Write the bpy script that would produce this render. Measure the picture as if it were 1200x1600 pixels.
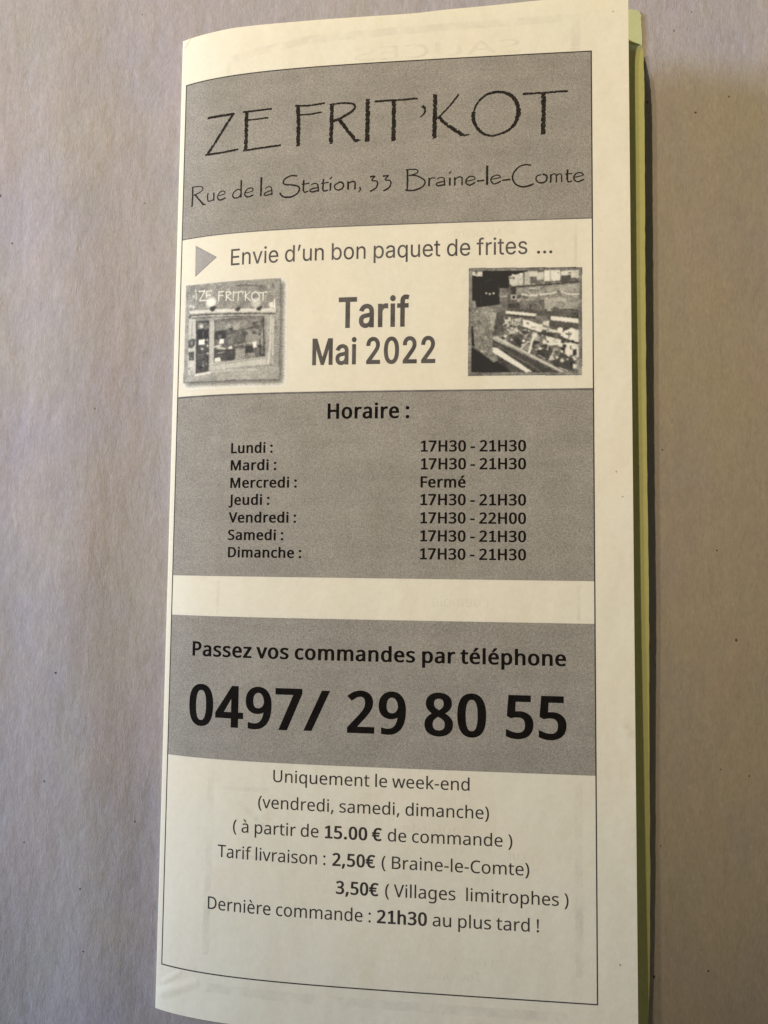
import bpy, bmesh, math, random
import numpy as np
from mathutils import Vector, Euler, geometry

C = bpy.context.scene
for _o in list(bpy.data.objects):
    bpy.data.objects.remove(_o)
MM = 0.001
random.seed(4)

# ------------------------------------------------------------------ camera
cam_d = bpy.data.cameras.new('camera')
cam = bpy.data.objects.new('camera', cam_d)
C.collection.objects.link(cam)
cam.location = (-1.5546*MM, -11.5767*MM, 167.408*MM)
cam.rotation_euler = Euler((0.0636, 0.0, 0.0108), 'XYZ')
cam_d.sensor_fit = 'VERTICAL'
cam_d.sensor_height = 24.0
cam_d.sensor_width = 18.0
cam_d.lens = 24.0*1202.0/1600.0
cam_d.clip_start = 0.005
cam_d.clip_end = 20.0
C.camera = cam

# ------------------------------------------------------------------ world: a dim room
world = bpy.data.worlds.new('World')
C.world = world
world.use_nodes = True
bg = world.node_tree.nodes['Background']
bg.inputs['Color'].default_value = (1.0, 0.88, 0.58, 1)
bg.inputs['Strength'].default_value = 0.105

# ------------------------------------------------------------------ lamps
def aim(o, target):
    d = Vector(target) - o.location
    o.rotation_euler = d.to_track_quat('-Z', 'Y').to_euler()

def spot(name, loc, target, watts, col, size, cone, blend):
    d = bpy.data.lights.new(name, 'SPOT')
    d.energy = watts; d.color = col; d.shadow_soft_size = size
    d.spot_size = math.radians(cone); d.spot_blend = blend
    o = bpy.data.objects.new(name, d); C.collection.objects.link(o)
    o.location = loc; aim(o, target)
    return o

WARM = (1.0, 0.77, 0.43)
spot('ceiling_lamp', (-0.33, 0.245, 0.73), (0.02, 0.16, 0.0), 15.8, WARM, 0.009, 44.5, 1.0)
spot('ceiling_lamp', (-0.415, 0.245, 0.73), (0.02, 0.16, 0.0), 6.9, WARM, 0.013, 44.5, 1.0)

win_d = bpy.data.lights.new('window_light', 'AREA')
win_d.shape = 'RECTANGLE'; win_d.size = 0.30; win_d.size_y = 0.26
win_d.energy = 19.5; win_d.color = (0.59, 0.715, 0.99)
win = bpy.data.objects.new('window_light', win_d); C.collection.objects.link(win)
win.location = (-1.05, 0.28, 0.36); aim(win, (0, 0.02, 0))

C.view_settings.view_transform = 'Standard'
C.view_settings.look = 'None'
C.view_settings.gamma = 1.0
C.view_settings.use_curve_mapping = False
C.view_settings.exposure = 0.0
C.render.engine = 'CYCLES'

# ------------------------------------------------------------------ measured layout (millimetres on the flat sheet)
TEXT=[
['tagline', '...', 'inter', 0, 'mid', 78.409, 81.505, 53.404, 3.488],
['tagline', 'Envie d’un bon paquet de frites', 'inter', 0, 'mid', 13.525, 76.469, 53.404, 3.565],
['title_text', 'Tarif', 'inter', 1, 'mid', 37.469, 52.34, 67.937, 6.235],
['title_text', 'Mai 2022', 'inter', 1, 'mid', 32.002, 57.748, 75.709, 5.388],
['opening_hours', 'Horaire :', 'noto', 1, 'blk', 35.457, 52.507, 87.157, 3.072],
['opening_hours', 'Lundi :', 'noto', 1, 'blk', 14.6, 23.837, 94.15, 2.117],
['opening_hours', '17H30 - 21H30', 'noto', 1, 'blk', 54.915, 76.171, 94.15, 2.213],
['opening_hours', '17H30 - 21H30', 'noto', 1, 'blk', 54.943, 76.168, 97.796, 2.207],
['opening_hours', 'Mardi :', 'noto', 1, 'blk', 14.592, 24.703, 97.796, 2.11],
['opening_hours', 'Fermé', 'noto', 1, 'blk', 54.92, 64.068, 101.506, 2.209],
['opening_hours', 'Mercredi :', 'noto', 1, 'blk', 14.598, 29.178, 101.506, 2.098],
['opening_hours', 'Jeudi :', 'noto', 1, 'blk', 14.281, 23.37, 105.107, 2.1],
['opening_hours', '17H30 - 21H30', 'noto', 1, 'blk', 54.896, 76.161, 105.107, 2.193],
['opening_hours', '17H30 - 22H00', 'noto', 1, 'blk', 54.925, 76.158, 108.819, 2.187],
['opening_hours', 'Vendredi :', 'noto', 1, 'blk', 14.392, 29.15, 108.819, 2.086],
['opening_hours', 'Samedi :', 'noto', 1, 'blk', 14.338, 26.514, 112.474, 2.084],
['opening_hours', '17H30 - 21H30', 'noto', 1, 'blk', 54.915, 76.154, 112.474, 2.18],
['opening_hours', '17H30 - 21H30', 'noto', 1, 'blk', 54.904, 76.151, 116.115, 2.174],
['opening_hours', 'Dimanche :', 'noto', 1, 'blk', 14.432, 30.396, 116.115, 2.073],
['order_line', 'Passez vos commandes par téléphone', 'noto', 1, 'blk', 6.754, 83.918, 136.845, 2.884],
['phone_number', '/', 'noto', 2, 'blk', 31.465, 36.895, 151.048, 7.924],
['phone_number', '0497', 'noto', 1, 'blk', 6.31, 31.132, 151.048, 8.047],
['phone_number', '55', 'noto', 1, 'blk', 72.187, 83.957, 151.048, 8.056],
['phone_number', '29', 'noto', 1, 'blk', 40.399, 52.358, 151.048, 7.977],
['phone_number', '80', 'noto', 1, 'blk', 56.073, 68.312, 151.048, 8.015],
['delivery_text', 'Uniquement le week-end', 'noto', 0, 'txt', 25.344, 65.076, 161.698, 2.412],
['delivery_text', '(vendredi, samedi, dimanche)', 'noto', 0, 'txt', 22.26, 68.899, 167.023, 2.401],
['delivery_text', 'de commande )', 'noto', 0, 'txt', 48.949, 73.441, 172.181, 2.389],
['delivery_text', '15.00 €', 'noto', 1, 'txt', 36.231, 47.771, 172.181, 2.422],
['delivery_text', '( à partir de', 'noto', 0, 'txt', 16.964, 34.935, 172.181, 2.43],
['delivery_text', 'Tarif livraison :', 'noto', 0, 'txt', 13.734, 36.444, 177.468, 2.447],
['delivery_text', '( Braine-le-Comte)', 'noto', 0, 'txt', 47.78, 76.708, 177.468, 2.401],
['delivery_text', '2,50€', 'noto', 1, 'txt', 37.826, 46.511, 177.468, 2.411],
['delivery_text', '3,50€', 'noto', 1, 'txt', 38.621, 47.237, 182.87, 2.424],
['delivery_text', 'limitrophes )', 'noto', 0, 'txt', 64.507, 84.2, 182.87, 2.419],
['delivery_text', '( Villages', 'noto', 0, 'txt', 48.54, 62.397, 182.87, 2.426],
['delivery_text', 'Dernière commande :', 'noto', 0, 'txt', 11.811, 45.727, 188.013, 2.467],
['delivery_text', '21h30', 'noto', 1, 'txt', 46.94, 56.85, 188.013, 2.446],
['delivery_text', 'au plus tard !', 'noto', 0, 'txt', 57.968, 78.554, 188.013, 2.418]]
STROKES={"heading":[[0.583,0.583,0,[[7.058,19.556],[10.263,19.568],[13.521,19.518]]],[0.636,0.636,0,[[13.196,19.62],[10.422,23.584],[7.192,27.933]]],[0.477,0.477,0,[[6.711,27.928],[10.745,27.968],[14.622,27.678]]],[0.848,0.848,0,[[16.356,19.433],[16.385,23.804],[16.315,28.149]]],[0.45,0.45,0,[[15.515,19.43],[18.513,19.433],[22.091,19.36]]],[0.397,0.397,0,[[16.4,21.336],[19.043,21.357],[21.338,21.247]]],[0.477,0.477,0,[[15.773,28.139],[20.156,27.881],[24.266,27.659]]],[0.848,0.848,0,[[27.885,19.096],[28.153,23.434],[28.098,28.11]]],[0.45,0.45,0,[[27.32,19.146],[30.425,19.338],[33.778,19.032]]],[0.397,0.397,0,[[28.232,21.307],[30.693,21.276],[33.205,20.978]]],[0.848,0.848,0,[[35.363,19.564],[35.334,23.688],[35.217,28.099]]],[0.397,0.636,1,[[34.897,19.415],[36.931,19.313],[39.006,19.373],[40.114,19.748],[40.285,20.511],[39.493,21.357],[37.211,22.629],[35.603,23.164]]],[0.795,0.795,0,[[36.983,22.85],[38.626,25.063],[40.495,27.628]]],[0.795,0.212,0,[[40.382,27.739],[40.952,27.653],[41.683,27.622]]],[0.954,0.954,0,[[43.055,18.702],[43.111,23.21],[43.011,28.067]]],[0.477,0.477,0,[[44.547,19.353],[47.458,19.308],[51.081,19.274],[53.65,19.157]]],[0.901,0.901,0,[[48.64,19.585],[48.68,23.512],[48.636,28.168]]],[0.689,0.212,1,[[54.653,20.842],[55.242,21.524],[55.07,22.562],[54.223,23.333]]],[0.901,0.901,0,[[57.329,18.56],[57.359,23.026],[57.257,28.002]]],[0.397,0.397,0,[[62.289,18.75],[60.491,21.153],[58.189,23.474]]],[0.728,0.861,0,[[57.993,23.406],[60.096,25.477],[62.884,27.398]]],[0.795,0.265,0,[[62.606,27.385],[63.578,27.718],[64.546,27.532]]],[0.331,0.993,1,[[65.36,23.044],[65.908,21.338],[67.287,19.672],[68.942,18.802],[70.873,18.669],[72.799,19.286],[74.034,20.586],[74.664,22.486],[74.609,23.919]]],[0.927,0.265,1,[[74.609,23.775],[74.034,25.47],[72.802,26.846],[71.158,27.632],[69.51,27.988],[69.235,27.975]]],[0.331,0.927,1,[[71.158,27.632],[69.236,28.061],[67.307,27.371],[65.922,25.811],[65.363,24.054],[65.414,22.758]]],[0.497,0.497,0,[[75.596,19.311],[79.911,19.297],[84.747,19.137]]],[0.927,0.927,0,[[79.802,19.435],[79.82,23.592],[79.7,28.214]]]],"address":[[0.408,0.408,0,[[3.67,34.779],[3.7,37.055],[3.599,39.179]]],[0.223,0.297,1,[[3.413,34.679],[4.919,34.753],[6.051,35.005],[6.27,35.562],[5.578,36.18],[3.937,36.586]]],[0.408,0.408,0,[[4.353,36.528],[5.422,37.784],[6.577,39.127]]],[0.278,0.278,0,[[6.374,39.062],[7.076,39.089]]],[0.371,0.223,1,[[7.603,36.658],[7.537,37.82],[7.754,38.48],[8.444,38.481],[9.062,38.202]]],[0.371,0.371,0,[[9.06,36.728],[9.071,38.526]]],[0.223,0.371,1,[[10.07,37.52],[10.743,37.511],[11.729,37.267],[11.486,36.702],[10.722,36.702],[10.068,37.43],[10.09,38.239],[10.772,38.589],[11.906,38.217]]],[0.371,0.371,0,[[15.503,34.632],[15.495,36.592],[15.504,38.515]]],[0.26,0.371,1,[[15.429,36.942],[14.681,36.654],[13.765,37.31],[13.596,38.006],[14.076,38.554],[14.909,38.405],[15.491,37.98]]],[0.223,0.371,1,[[16.458,37.573],[17.282,37.559],[18.223,37.233],[17.992,36.68],[17.262,36.668],[16.507,37.311],[16.415,38.102],[17.123,38.556],[18.301,38.233]]],[0.445,0.445,0,[[20.083,34.48],[20.072,36.465],[20.028,38.551]]],[0.185,0.334,1,[[20.986,37.069],[21.606,36.675],[22.289,36.851],[22.482,37.536],[22.54,38.6]]],[0.26,0.334,1,[[22.483,37.572],[21.628,37.738],[20.829,38.118],[20.927,38.515],[21.644,38.498],[22.533,38.246]]],[0.346,0.396,1,[[28.009,34.742],[26.716,34.61],[25.432,35.157],[24.975,35.949],[25.457,36.452],[26.99,36.671],[28.286,37.057],[28.601,37.709],[28.081,38.614],[26.804,39.238],[25.394,39.218],[24.558,38.74],[24.311,38.207]]],[0.396,0.396,0,[[29.499,35.726],[29.453,37.058],[29.4,37.991]]],[0.346,0.297,1,[[29.397,37.874],[29.71,38.407],[30.52,38.22]]],[0.272,0.272,0,[[29.05,36.683],[30.723,36.502]]],[0.223,0.371,1,[[31.079,36.92],[31.769,36.609],[32.467,36.789],[32.665,37.593],[32.725,38.413]]],[0.297,0.371,1,[[32.642,37.545],[31.441,37.758],[30.866,38.076],[31.337,38.453],[32.675,38.177]]],[0.396,0.396,0,[[33.767,35.74],[33.697,37.066],[33.64,37.879]]],[0.346,0.297,1,[[33.64,37.833],[33.88,38.405],[34.798,38.22]]],[0.272,0.272,0,[[33.276,36.74],[34.887,36.547]]],[0.396,0.396,0,[[35.35,36.688],[35.284,38.385]]],[0.272,0.272,0,[[35.107,35.906],[35.606,35.42]]],[0.297,0.396,1,[[37.186,36.667],[36.277,37.202],[36.287,37.901],[36.982,38.331],[37.893,37.981],[38.11,37.179],[37.644,36.644],[37.072,36.684]]],[0.42,0.42,0,[[39.108,36.577],[39.109,38.342]]],[0.297,0.396,1,[[39.113,36.996],[39.93,36.617],[40.571,36.788],[40.582,37.647],[40.592,38.343]]],[0.396,0.173,1,[[41.542,37.924],[41.775,38.398],[41.284,39.07]]],[0.396,0.297,0,[[43.741,35.778],[44.872,35.645]]],[0.272,0.396,1,[[44.872,35.645],[44.135,36.538],[45.157,36.77],[45.39,37.405],[44.949,38.31],[43.824,38.954]]],[0.396,0.297,0,[[46.502,35.766],[47.742,35.66]]],[0.272,0.396,1,[[47.742,35.66],[46.962,36.55],[47.979,36.757],[48.211,37.414],[47.77,38.318],[46.65,38.962]]],[0.396,0.396,0,[[51.668,34.555],[51.705,36.734],[51.654,39.034]]],[0.277,0.277,1,[[51.309,34.594],[52.296,34.545],[53.461,34.633],[53.876,34.983],[53.468,35.519],[51.949,35.914]]],[0.277,0.396,1,[[51.948,35.822],[53.562,35.983],[54.998,36.78],[55.36,37.531],[54.832,38.428],[53.407,39.013],[52.335,39.117],[51.259,39.018]]],[0.396,0.396,0,[[56.245,36.556],[56.222,38.356]]],[0.237,0.316,1,[[56.248,37.016],[56.691,36.611],[57.457,36.643]]],[0.198,0.356,1,[[57.85,36.898],[58.559,36.56],[59.27,36.717],[59.417,37.42],[59.457,38.339]]],[0.277,0.356,1,[[59.416,37.384],[58.388,37.599],[57.714,37.902],[58.037,38.319],[59.385,38.152]]],[0.396,0.396,0,[[60.548,36.733],[60.521,38.381]]],[0.277,0.277,0,[[60.366,35.771],[60.789,35.367]]],[0.396,0.396,0,[[61.575,36.683],[61.548,38.385]]],[0.277,0.356,1,[[61.577,37.049],[62.371,36.623],[63.026,36.741],[63.083,37.567],[63.086,38.39]]],[0.237,0.356,1,[[63.913,37.6],[64.759,37.45],[65.727,37.16],[65.373,36.652],[64.579,36.62],[63.912,37.325],[63.967,38.059],[64.674,38.452],[65.782,37.893]]],[0.356,0.356,0,[[66.133,37.651],[67.68,37.529]]],[0.475,0.475,0,[[68.27,34.448],[68.24,36.493],[68.244,38.499]]],[0.237,0.356,1,[[69.031,37.39],[69.943,37.244],[70.958,37.01],[70.642,36.597],[69.942,36.569],[69.153,37.03],[69.067,37.756],[69.769,38.385],[71.081,37.834]]],[0.356,0.356,0,[[71.308,37.661],[73.003,37.563]]],[0.316,0.396,1,[[77.237,34.712],[76.228,34.526],[75.009,34.804],[73.962,35.763],[73.474,36.836],[73.613,37.841],[74.31,38.776],[75.528,39.221],[76.745,39.05],[77.752,38.635]]],[0.277,0.396,1,[[79.35,36.703],[78.396,37.119],[78.273,37.839],[78.827,38.44],[79.865,38.443],[80.42,37.831],[80.353,37.014],[79.61,36.677]]],[0.376,0.376,0,[[81.253,36.777],[81.214,38.531]]],[0.237,0.336,1,[[81.252,37.139],[81.858,36.71],[82.324,36.909],[82.373,37.635],[82.353,38.502]]],[0.237,0.336,1,[[82.357,37.182],[82.894,36.75],[83.376,36.914],[83.425,37.675],[83.422,38.488]]],[0.396,0.396,0,[[84.638,35.915],[84.563,37.177],[84.559,38.08]]],[0.356,0.237,1,[[84.56,37.935],[84.781,38.539],[85.521,38.297]]],[0.257,0.257,0,[[84.1,36.888],[85.563,36.764]]],[0.237,0.356,1,[[85.937,37.591],[86.848,37.446],[87.793,37.157],[87.367,36.708],[86.594,36.714],[85.938,37.32],[85.986,38.098],[86.756,38.56],[87.874,38.062]]]]}
ARROW=[[4.829,48.139],[10.085,51.236],[4.927,55.03]]
SHOP={'quad':[[2.555,56.728],[24.896,56.837],[25.019,78.73],[2.51,78.492]],'items':[
[152,"p",0.0,[[2.555,56.728],[24.896,56.837],[25.019,78.73],[2.51,78.492]]],
[118,"s",0.24,[[24.855,56.897],[24.997,78.668]]],
[112,"s",0.24,[[2.609,78.394],[24.997,78.668]]],
[178,"s",0.16,[[2.61,56.843],[24.815,56.978]]],
[172,"s",0.16,[[2.661,56.85],[2.657,78.314]]],
[143,"p",0.0,[[3.729,57.736],[8.907,57.758],[17.21,57.872],[22.807,58.191],[23.028,63.714],[3.758,62.556]]],
[85,"s",0.18,[[14.799,57.984],[17.212,57.935],[20.464,58.422]]],
[110,"s",0.14,[[20.464,58.422],[22.184,58.889]]],
[190,"b",0.36,[[22.286,58.686]]],
[105,"s",0.28,[[23.124,58.103],[23.349,58.739]]],
[222,"s",0.18,[[5.965,58.442],[7.472,58.469],[6.196,60.512],[8.99,60.692]]],
[222,"s",0.18,[[7.879,58.637],[7.894,59.998]]],
[222,"s",0.16,[[7.879,58.637],[9.117,58.626]]],
[222,"s",0.16,[[7.903,59.489],[8.909,59.498]]],
[222,"s",0.18,[[10.921,58.995],[10.836,60.89]]],
[222,"s",0.16,[[10.877,59.033],[12.054,58.96]]],
[222,"s",0.16,[[10.9,59.881],[11.852,59.851]]],
[222,"s",0.18,[[12.599,59.128],[12.648,61.029]]],
[222,"s",0.16,[[12.555,59.167],[13.496,59.195],[13.774,59.595],[12.669,60.082],[13.902,61.16]]],
[222,"s",0.18,[[14.297,59.169],[14.28,61.186]]],
[222,"s",0.16,[[14.613,59.401],[16.196,59.318]]],
[222,"s",0.18,[[15.451,59.374],[15.409,61.261]]],
[210,"s",0.18,[[16.545,59.278],[16.384,59.855]]],
[222,"s",0.18,[[17.027,59.35],[17.073,61.28]]],
[222,"s",0.16,[[18.029,59.411],[17.095,60.381],[18.205,61.43]]],
[222,"s",0.18,[[19.308,59.569],[18.665,59.783],[18.401,60.521],[18.72,61.25],[19.375,61.578],[20.014,61.32],[20.256,60.624],[19.939,59.897],[19.329,59.57]]],
[222,"s",0.16,[[20.11,59.864],[21.903,59.729]]],
[222,"s",0.18,[[21.052,59.831],[21.005,61.622]]],
[205,"s",0.16,[[5.146,57.881],[5.411,60.175]]],
[205,"b",0.32,[[4.65,59.343]]],
[190,"s",0.16,[[5.952,57.992],[5.114,58.434]]],
[238,"b",1.24,[[8.889,61.255]]],
[235,"b",0.9,[[9.464,61.093]]],
[216,"b",1.1,[[19.575,61.881]]],
[200,"b",0.8,[[19.481,62.502]]],
[215,"b",0.36,[[3.899,61.503]]],
[215,"b",0.36,[[4.726,61.765]]],
[228,"p",0.0,[[22.42,62.024],[23.31,61.962],[23.441,63.214],[22.488,63.233]]],
[215,"s",0.28,[[23.555,61.558],[23.655,63.327]]],
[222,"p",0.0,[[3.631,62.499],[23.825,63.376],[23.883,64.125],[3.779,63.199]]],
[190,"s",0.1,[[3.766,62.813],[23.77,63.789]]],
[72,"p",0.0,[[8.628,62.715],[9.029,62.114],[10.135,62.058],[9.976,62.932],[9.409,63.267]]],
[72,"p",0.0,[[14.664,63.268],[15.136,62.711],[16.122,62.625],[15.856,63.384],[15.423,63.651]]],
[72,"p",0.0,[[19.502,63.441],[19.962,62.839],[20.945,62.785],[20.619,63.497],[20.197,63.789]]],
[70,"s",0.2,[[3.799,63.842],[4.537,63.622],[23.785,64.536]]],
[205,"s",0.14,[[4.299,63.895],[23.791,64.785]]],
[95,"s",0.2,[[4.558,64.263],[21.674,64.94]]],
[60,"s",0.2,[[3.986,63.435],[3.816,64.377]]],
[196,"p",0.0,[[3.615,64.356],[5.299,64.466],[5.669,76.517],[3.592,76.824]]],
[150,"s",0.2,[[4.463,65.191],[4.447,68.591]]],
[165,"p",0.0,[[21.461,64.93],[23.58,64.817],[23.8,75.515],[22.011,75.704]]],
[205,"s",0.44,[[22.847,65.159],[22.829,71.364],[22.429,75.471]]],
[205,"s",0.36,[[23.342,65.594],[23.442,73.447]]],
[140,"s",0.2,[[21.793,65.527],[21.847,72.978]]],
[72,"p",0.0,[[5.509,64.975],[8.767,65.158],[8.924,76.481],[5.719,76.563]]],
[118,"p",0.0,[[5.811,65.322],[8.61,65.398],[8.605,66.834],[5.853,66.706]]],
[210,"b",0.6,[[6.797,66.218]]],
[45,"p",0.0,[[5.862,67.025],[8.472,67.076],[8.525,68.936],[5.917,68.83]]],
[100,"s",0.2,[[7.3,67.15],[7.559,76.017]]],
[238,"p",0.0,[[6.239,69.133],[7.829,69.135],[7.863,70.319],[6.273,70.278]]],
[225,"b",0.34,[[7.182,71.194]]],
[225,"b",0.26,[[8.458,70.679]]],
[215,"b",0.3,[[8.507,72.406]]],
[150,"b",0.24,[[7.18,75.152]]],
[180,"b",0.28,[[8.35,69.344]]],
[95,"s",0.14,[[5.909,72.529],[8.626,72.52]]],
[60,"s",0.24,[[6.068,73.808],[8.662,73.782]]],
[186,"p",0.0,[[8.767,65.158],[9.899,65.142],[10.067,74.604],[9.013,76.361]]],
[108,"p",0.0,[[9.942,65.04],[21.247,64.879],[21.755,73.635],[10.106,74.335]]],
[135,"p",0.0,[[10.281,65.697],[16.3,65.459],[20.833,65.483],[20.965,66.631],[16.131,67.536],[10.45,67.708]]],
[90,"s",0.32,[[10.561,67.611],[16.136,67.745],[21.074,66.74]]],
[165,"p",0.0,[[14.338,66.138],[15.833,66.059],[15.956,67.527],[14.486,67.653]]],
[180,"b",0.44,[[13.461,66.545]]],
[150,"p",0.0,[[17.231,68.011],[21.09,67.466],[21.386,71.309],[17.512,70.728]]],
[135,"p",0.0,[[13.068,68.614],[14.175,68.47],[14.449,70.573],[13.233,70.714]]],
[62,"p",0.0,[[10.109,67.789],[12.593,67.537],[12.861,69.229],[10.152,69.369]]],
[75,"s",0.24,[[10.361,68.648],[10.299,70.533]]],
[146,"s",0.152,[[10.617,65.448],[11.386,65.336]]],
[82,"s",0.178,[[20.315,73.003],[21.171,73.139]]],
[63,"p",0.0,[[20.059,71.069],[20.704,71.281],[21.057,71.854],[20.202,71.737]]],
[96,"p",0.0,[[17.202,73.204],[17.723,73.268],[17.798,73.686],[17.171,73.7]]],
[98,"b",0.238,[[19.596,68.582]]],
[83,"s",0.22,[[20.179,73.576],[21.22,73.471]]],
[157,"s",0.18,[[18.977,65.913],[19.839,65.997]]],
[85,"b",0.5,[[21.015,65.969]]],
[149,"s",0.098,[[17.469,67.96],[17.94,67.734]]],
[66,"p",0.0,[[13.342,67.124],[14.185,67.091],[14.177,67.676],[13.464,67.55]]],
[108,"b",0.34,[[15.213,72.092]]],
[104,"b",0.206,[[20.363,72.26]]],
[84,"p",0.0,[[16.379,67.862],[17.669,68.179],[17.664,68.906],[16.511,68.828]]],
[75,"b",0.334,[[20.435,68.744]]],
[118,"s",0.138,[[13.736,72.119],[14.424,72.218]]],
[97,"p",0.0,[[13.599,71.111],[14.462,71.116],[14.433,71.719],[13.702,71.68]]],
[108,"p",0.0,[[11.682,72.191],[12.203,72.347],[12.323,72.667],[11.561,72.727]]],
[105,"b",0.268,[[10.461,69.789]]],
[118,"b",0.512,[[11.39,68.864]]],
[109,"b",0.37,[[10.901,72.604]]],
[86,"p",0.0,[[18.614,66.041],[19.902,65.958],[19.769,66.7],[18.87,66.865]]],
[67,"p",0.0,[[20.848,73.002],[21.657,73.054],[21.691,73.632],[20.947,73.605]]],
[99,"s",0.084,[[11.882,72.098],[12.288,72.185]]],
[89,"b",0.448,[[19.139,68.312]]],
[108,"b",0.49,[[20.609,67.901]]],
[101,"b",0.358,[[12.655,69.928]]],
[56,"b",0.3,[[6.422,67.244]]],
[81,"b",0.25,[[8.027,73.55]]],
[111,"b",0.152,[[7.971,74.071]]],
[46,"p",0.0,[[7.7,69.547],[8.173,69.689],[8.087,69.977],[7.736,69.993]]],
[137,"b",0.214,[[8.361,74.643]]],
[112,"b",0.242,[[7.929,66.927]]],
[123,"s",0.132,[[8.182,65.934],[8.865,66.179]]],
[33,"p",0.0,[[6.558,75.003],[7.319,75.077],[7.496,75.488],[6.717,75.54]]],
[129,"s",0.134,[[7.938,74.531],[8.639,74.578]]],
[132,"b",0.312,[[7.622,74.951]]],
[75,"b",0.314,[[7.267,70.884]]],
[39,"p",0.0,[[5.982,66.993],[6.684,67.224],[6.814,67.574],[6.072,67.594]]],
[83,"b",0.29,[[8.434,65.764]]],
[97,"p",0.0,[[7.414,70.242],[7.792,70.313],[7.869,70.53],[7.539,70.484]]],
[38,"b",0.224,[[8.387,73.112]]],
[33,"b",0.214,[[7.603,73.52]]],
[79,"s",0.11,[[5.978,71.627],[6.579,71.696]]],
[60,"s",0.094,[[7.631,67.199],[8.132,67.45]]],
[142,"b",0.448,[[12.962,77.45]]],
[187,"p",0.0,[[10.602,75.827],[11.685,75.72],[11.708,76.576],[10.914,76.45]]],
[191,"p",0.0,[[15.3,77.411],[16.527,77.669],[16.521,78.289],[15.585,78.334]]],
[172,"p",0.0,[[4.401,75.726],[5.461,76.06],[5.331,76.556],[4.401,76.507]]],
[147,"p",0.0,[[3.636,75.092],[4.355,75.067],[4.45,75.73],[3.7,75.521]]],
[158,"p",0.0,[[14.064,75.467],[15.255,75.585],[15.093,76.138],[14.395,76.334]]],
[131,"s",0.18,[[23.019,77.443],[23.859,77.324]]],
[149,"b",0.28,[[23.06,77.382]]],
[139,"b",0.298,[[15.019,76.694]]],
[167,"p",0.0,[[17.199,75.835],[17.869,75.82],[18.103,76.615],[17.259,76.52]]],
[154,"p",0.0,[[21.045,60.477],[22.087,60.364],[21.915,61.251],[20.907,61.054]]],
[152,"s",0.158,[[14.662,59.594],[15.442,59.92]]],
[157,"s",0.138,[[19.501,61.46],[20.152,61.765]]],
[159,"s",0.15,[[14.159,59.874],[14.891,59.946]]],
[142,"b",0.344,[[19.395,58.675]]],
[144,"p",0.0,[[11.148,60.64],[11.691,60.619],[11.772,61.09],[11.27,60.966]]],
[150,"p",0.0,[[21.526,60.023],[22.188,60.077],[22.13,60.387],[21.513,60.418]]],
[120,"s",0.098,[[22.188,60.077],[22.652,59.934]]],
[240,"p",0.0,[[11.247,69.442],[12.283,69.403],[12.31,70.451],[11.275,70.492]]],
[215,"s",0.36,[[10.198,71.051],[11.555,70.823]]],
[205,"s",0.32,[[10.889,71.305],[12.697,71.561]]],
[225,"p",0.0,[[13.361,71.348],[14.127,70.973],[14.483,71.93],[13.487,71.939]]],
[78,"p",0.0,[[10.17,71.678],[14.919,71.744],[14.975,74.035],[10.17,74.192]]],
[160,"p",0.0,[[15.029,71.75],[17.209,71.648],[17.328,73.935],[15.085,74.04]]],
[58,"p",0.0,[[17.264,71.235],[19.031,71.108],[19.109,72.664],[17.344,72.795]]],
[140,"p",0.0,[[17.344,72.795],[19.496,72.68],[19.519,73.715],[17.369,73.833]]],
[205,"s",0.16,[[14.68,71.002],[18.804,70.579]]],
[232,"p",0.0,[[18.843,70.415],[19.764,70.331],[19.857,71.619],[19.044,71.668]]],
[60,"s",0.24,[[20.506,70.031],[20.686,73.347]]],
[190,"s",0.16,[[10.92,72.459],[12.491,72.238]]],
[225,"p",0.0,[[10.219,73.462],[11.622,73.337],[11.692,74.281],[10.243,74.343]]],
[60,"s",0.2,[[21.209,65.085],[21.537,73.379]]],
[192,"p",0.0,[[9.267,74.702],[10.067,74.604],[21.863,73.762],[22.006,75.457],[15.454,75.656],[9.307,76.128]]],
[160,"s",0.24,[[9.393,75.086],[21.869,74.01]]],
[165,"p",0.0,[[9.307,76.128],[23.805,75.721],[24.859,75.959],[24.911,78.523],[3.013,78.321],[3.469,76.877]]],
[120,"s",0.16,[[20.63,75.656],[23.8,75.515]]],
[228,"s",0.36,[[5.56,76.889],[9.32,76.589]]],
[190,"s",0.36,[[9.428,76.344],[19.793,76.41]]],
[95,"p",0.0,[[3.593,69.105],[4.452,68.762],[5.487,69.005],[5.356,70.264],[4.521,70.932],[3.644,70.682]]],
[150,"b",0.4,[[4.484,69.762]]],
[95,"p",0.0,[[3.751,71.669],[5.156,71.665],[5.144,73.63],[3.813,73.625]]],
[150,"b",0.2,[[4.464,73.045]]]]}
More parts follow.
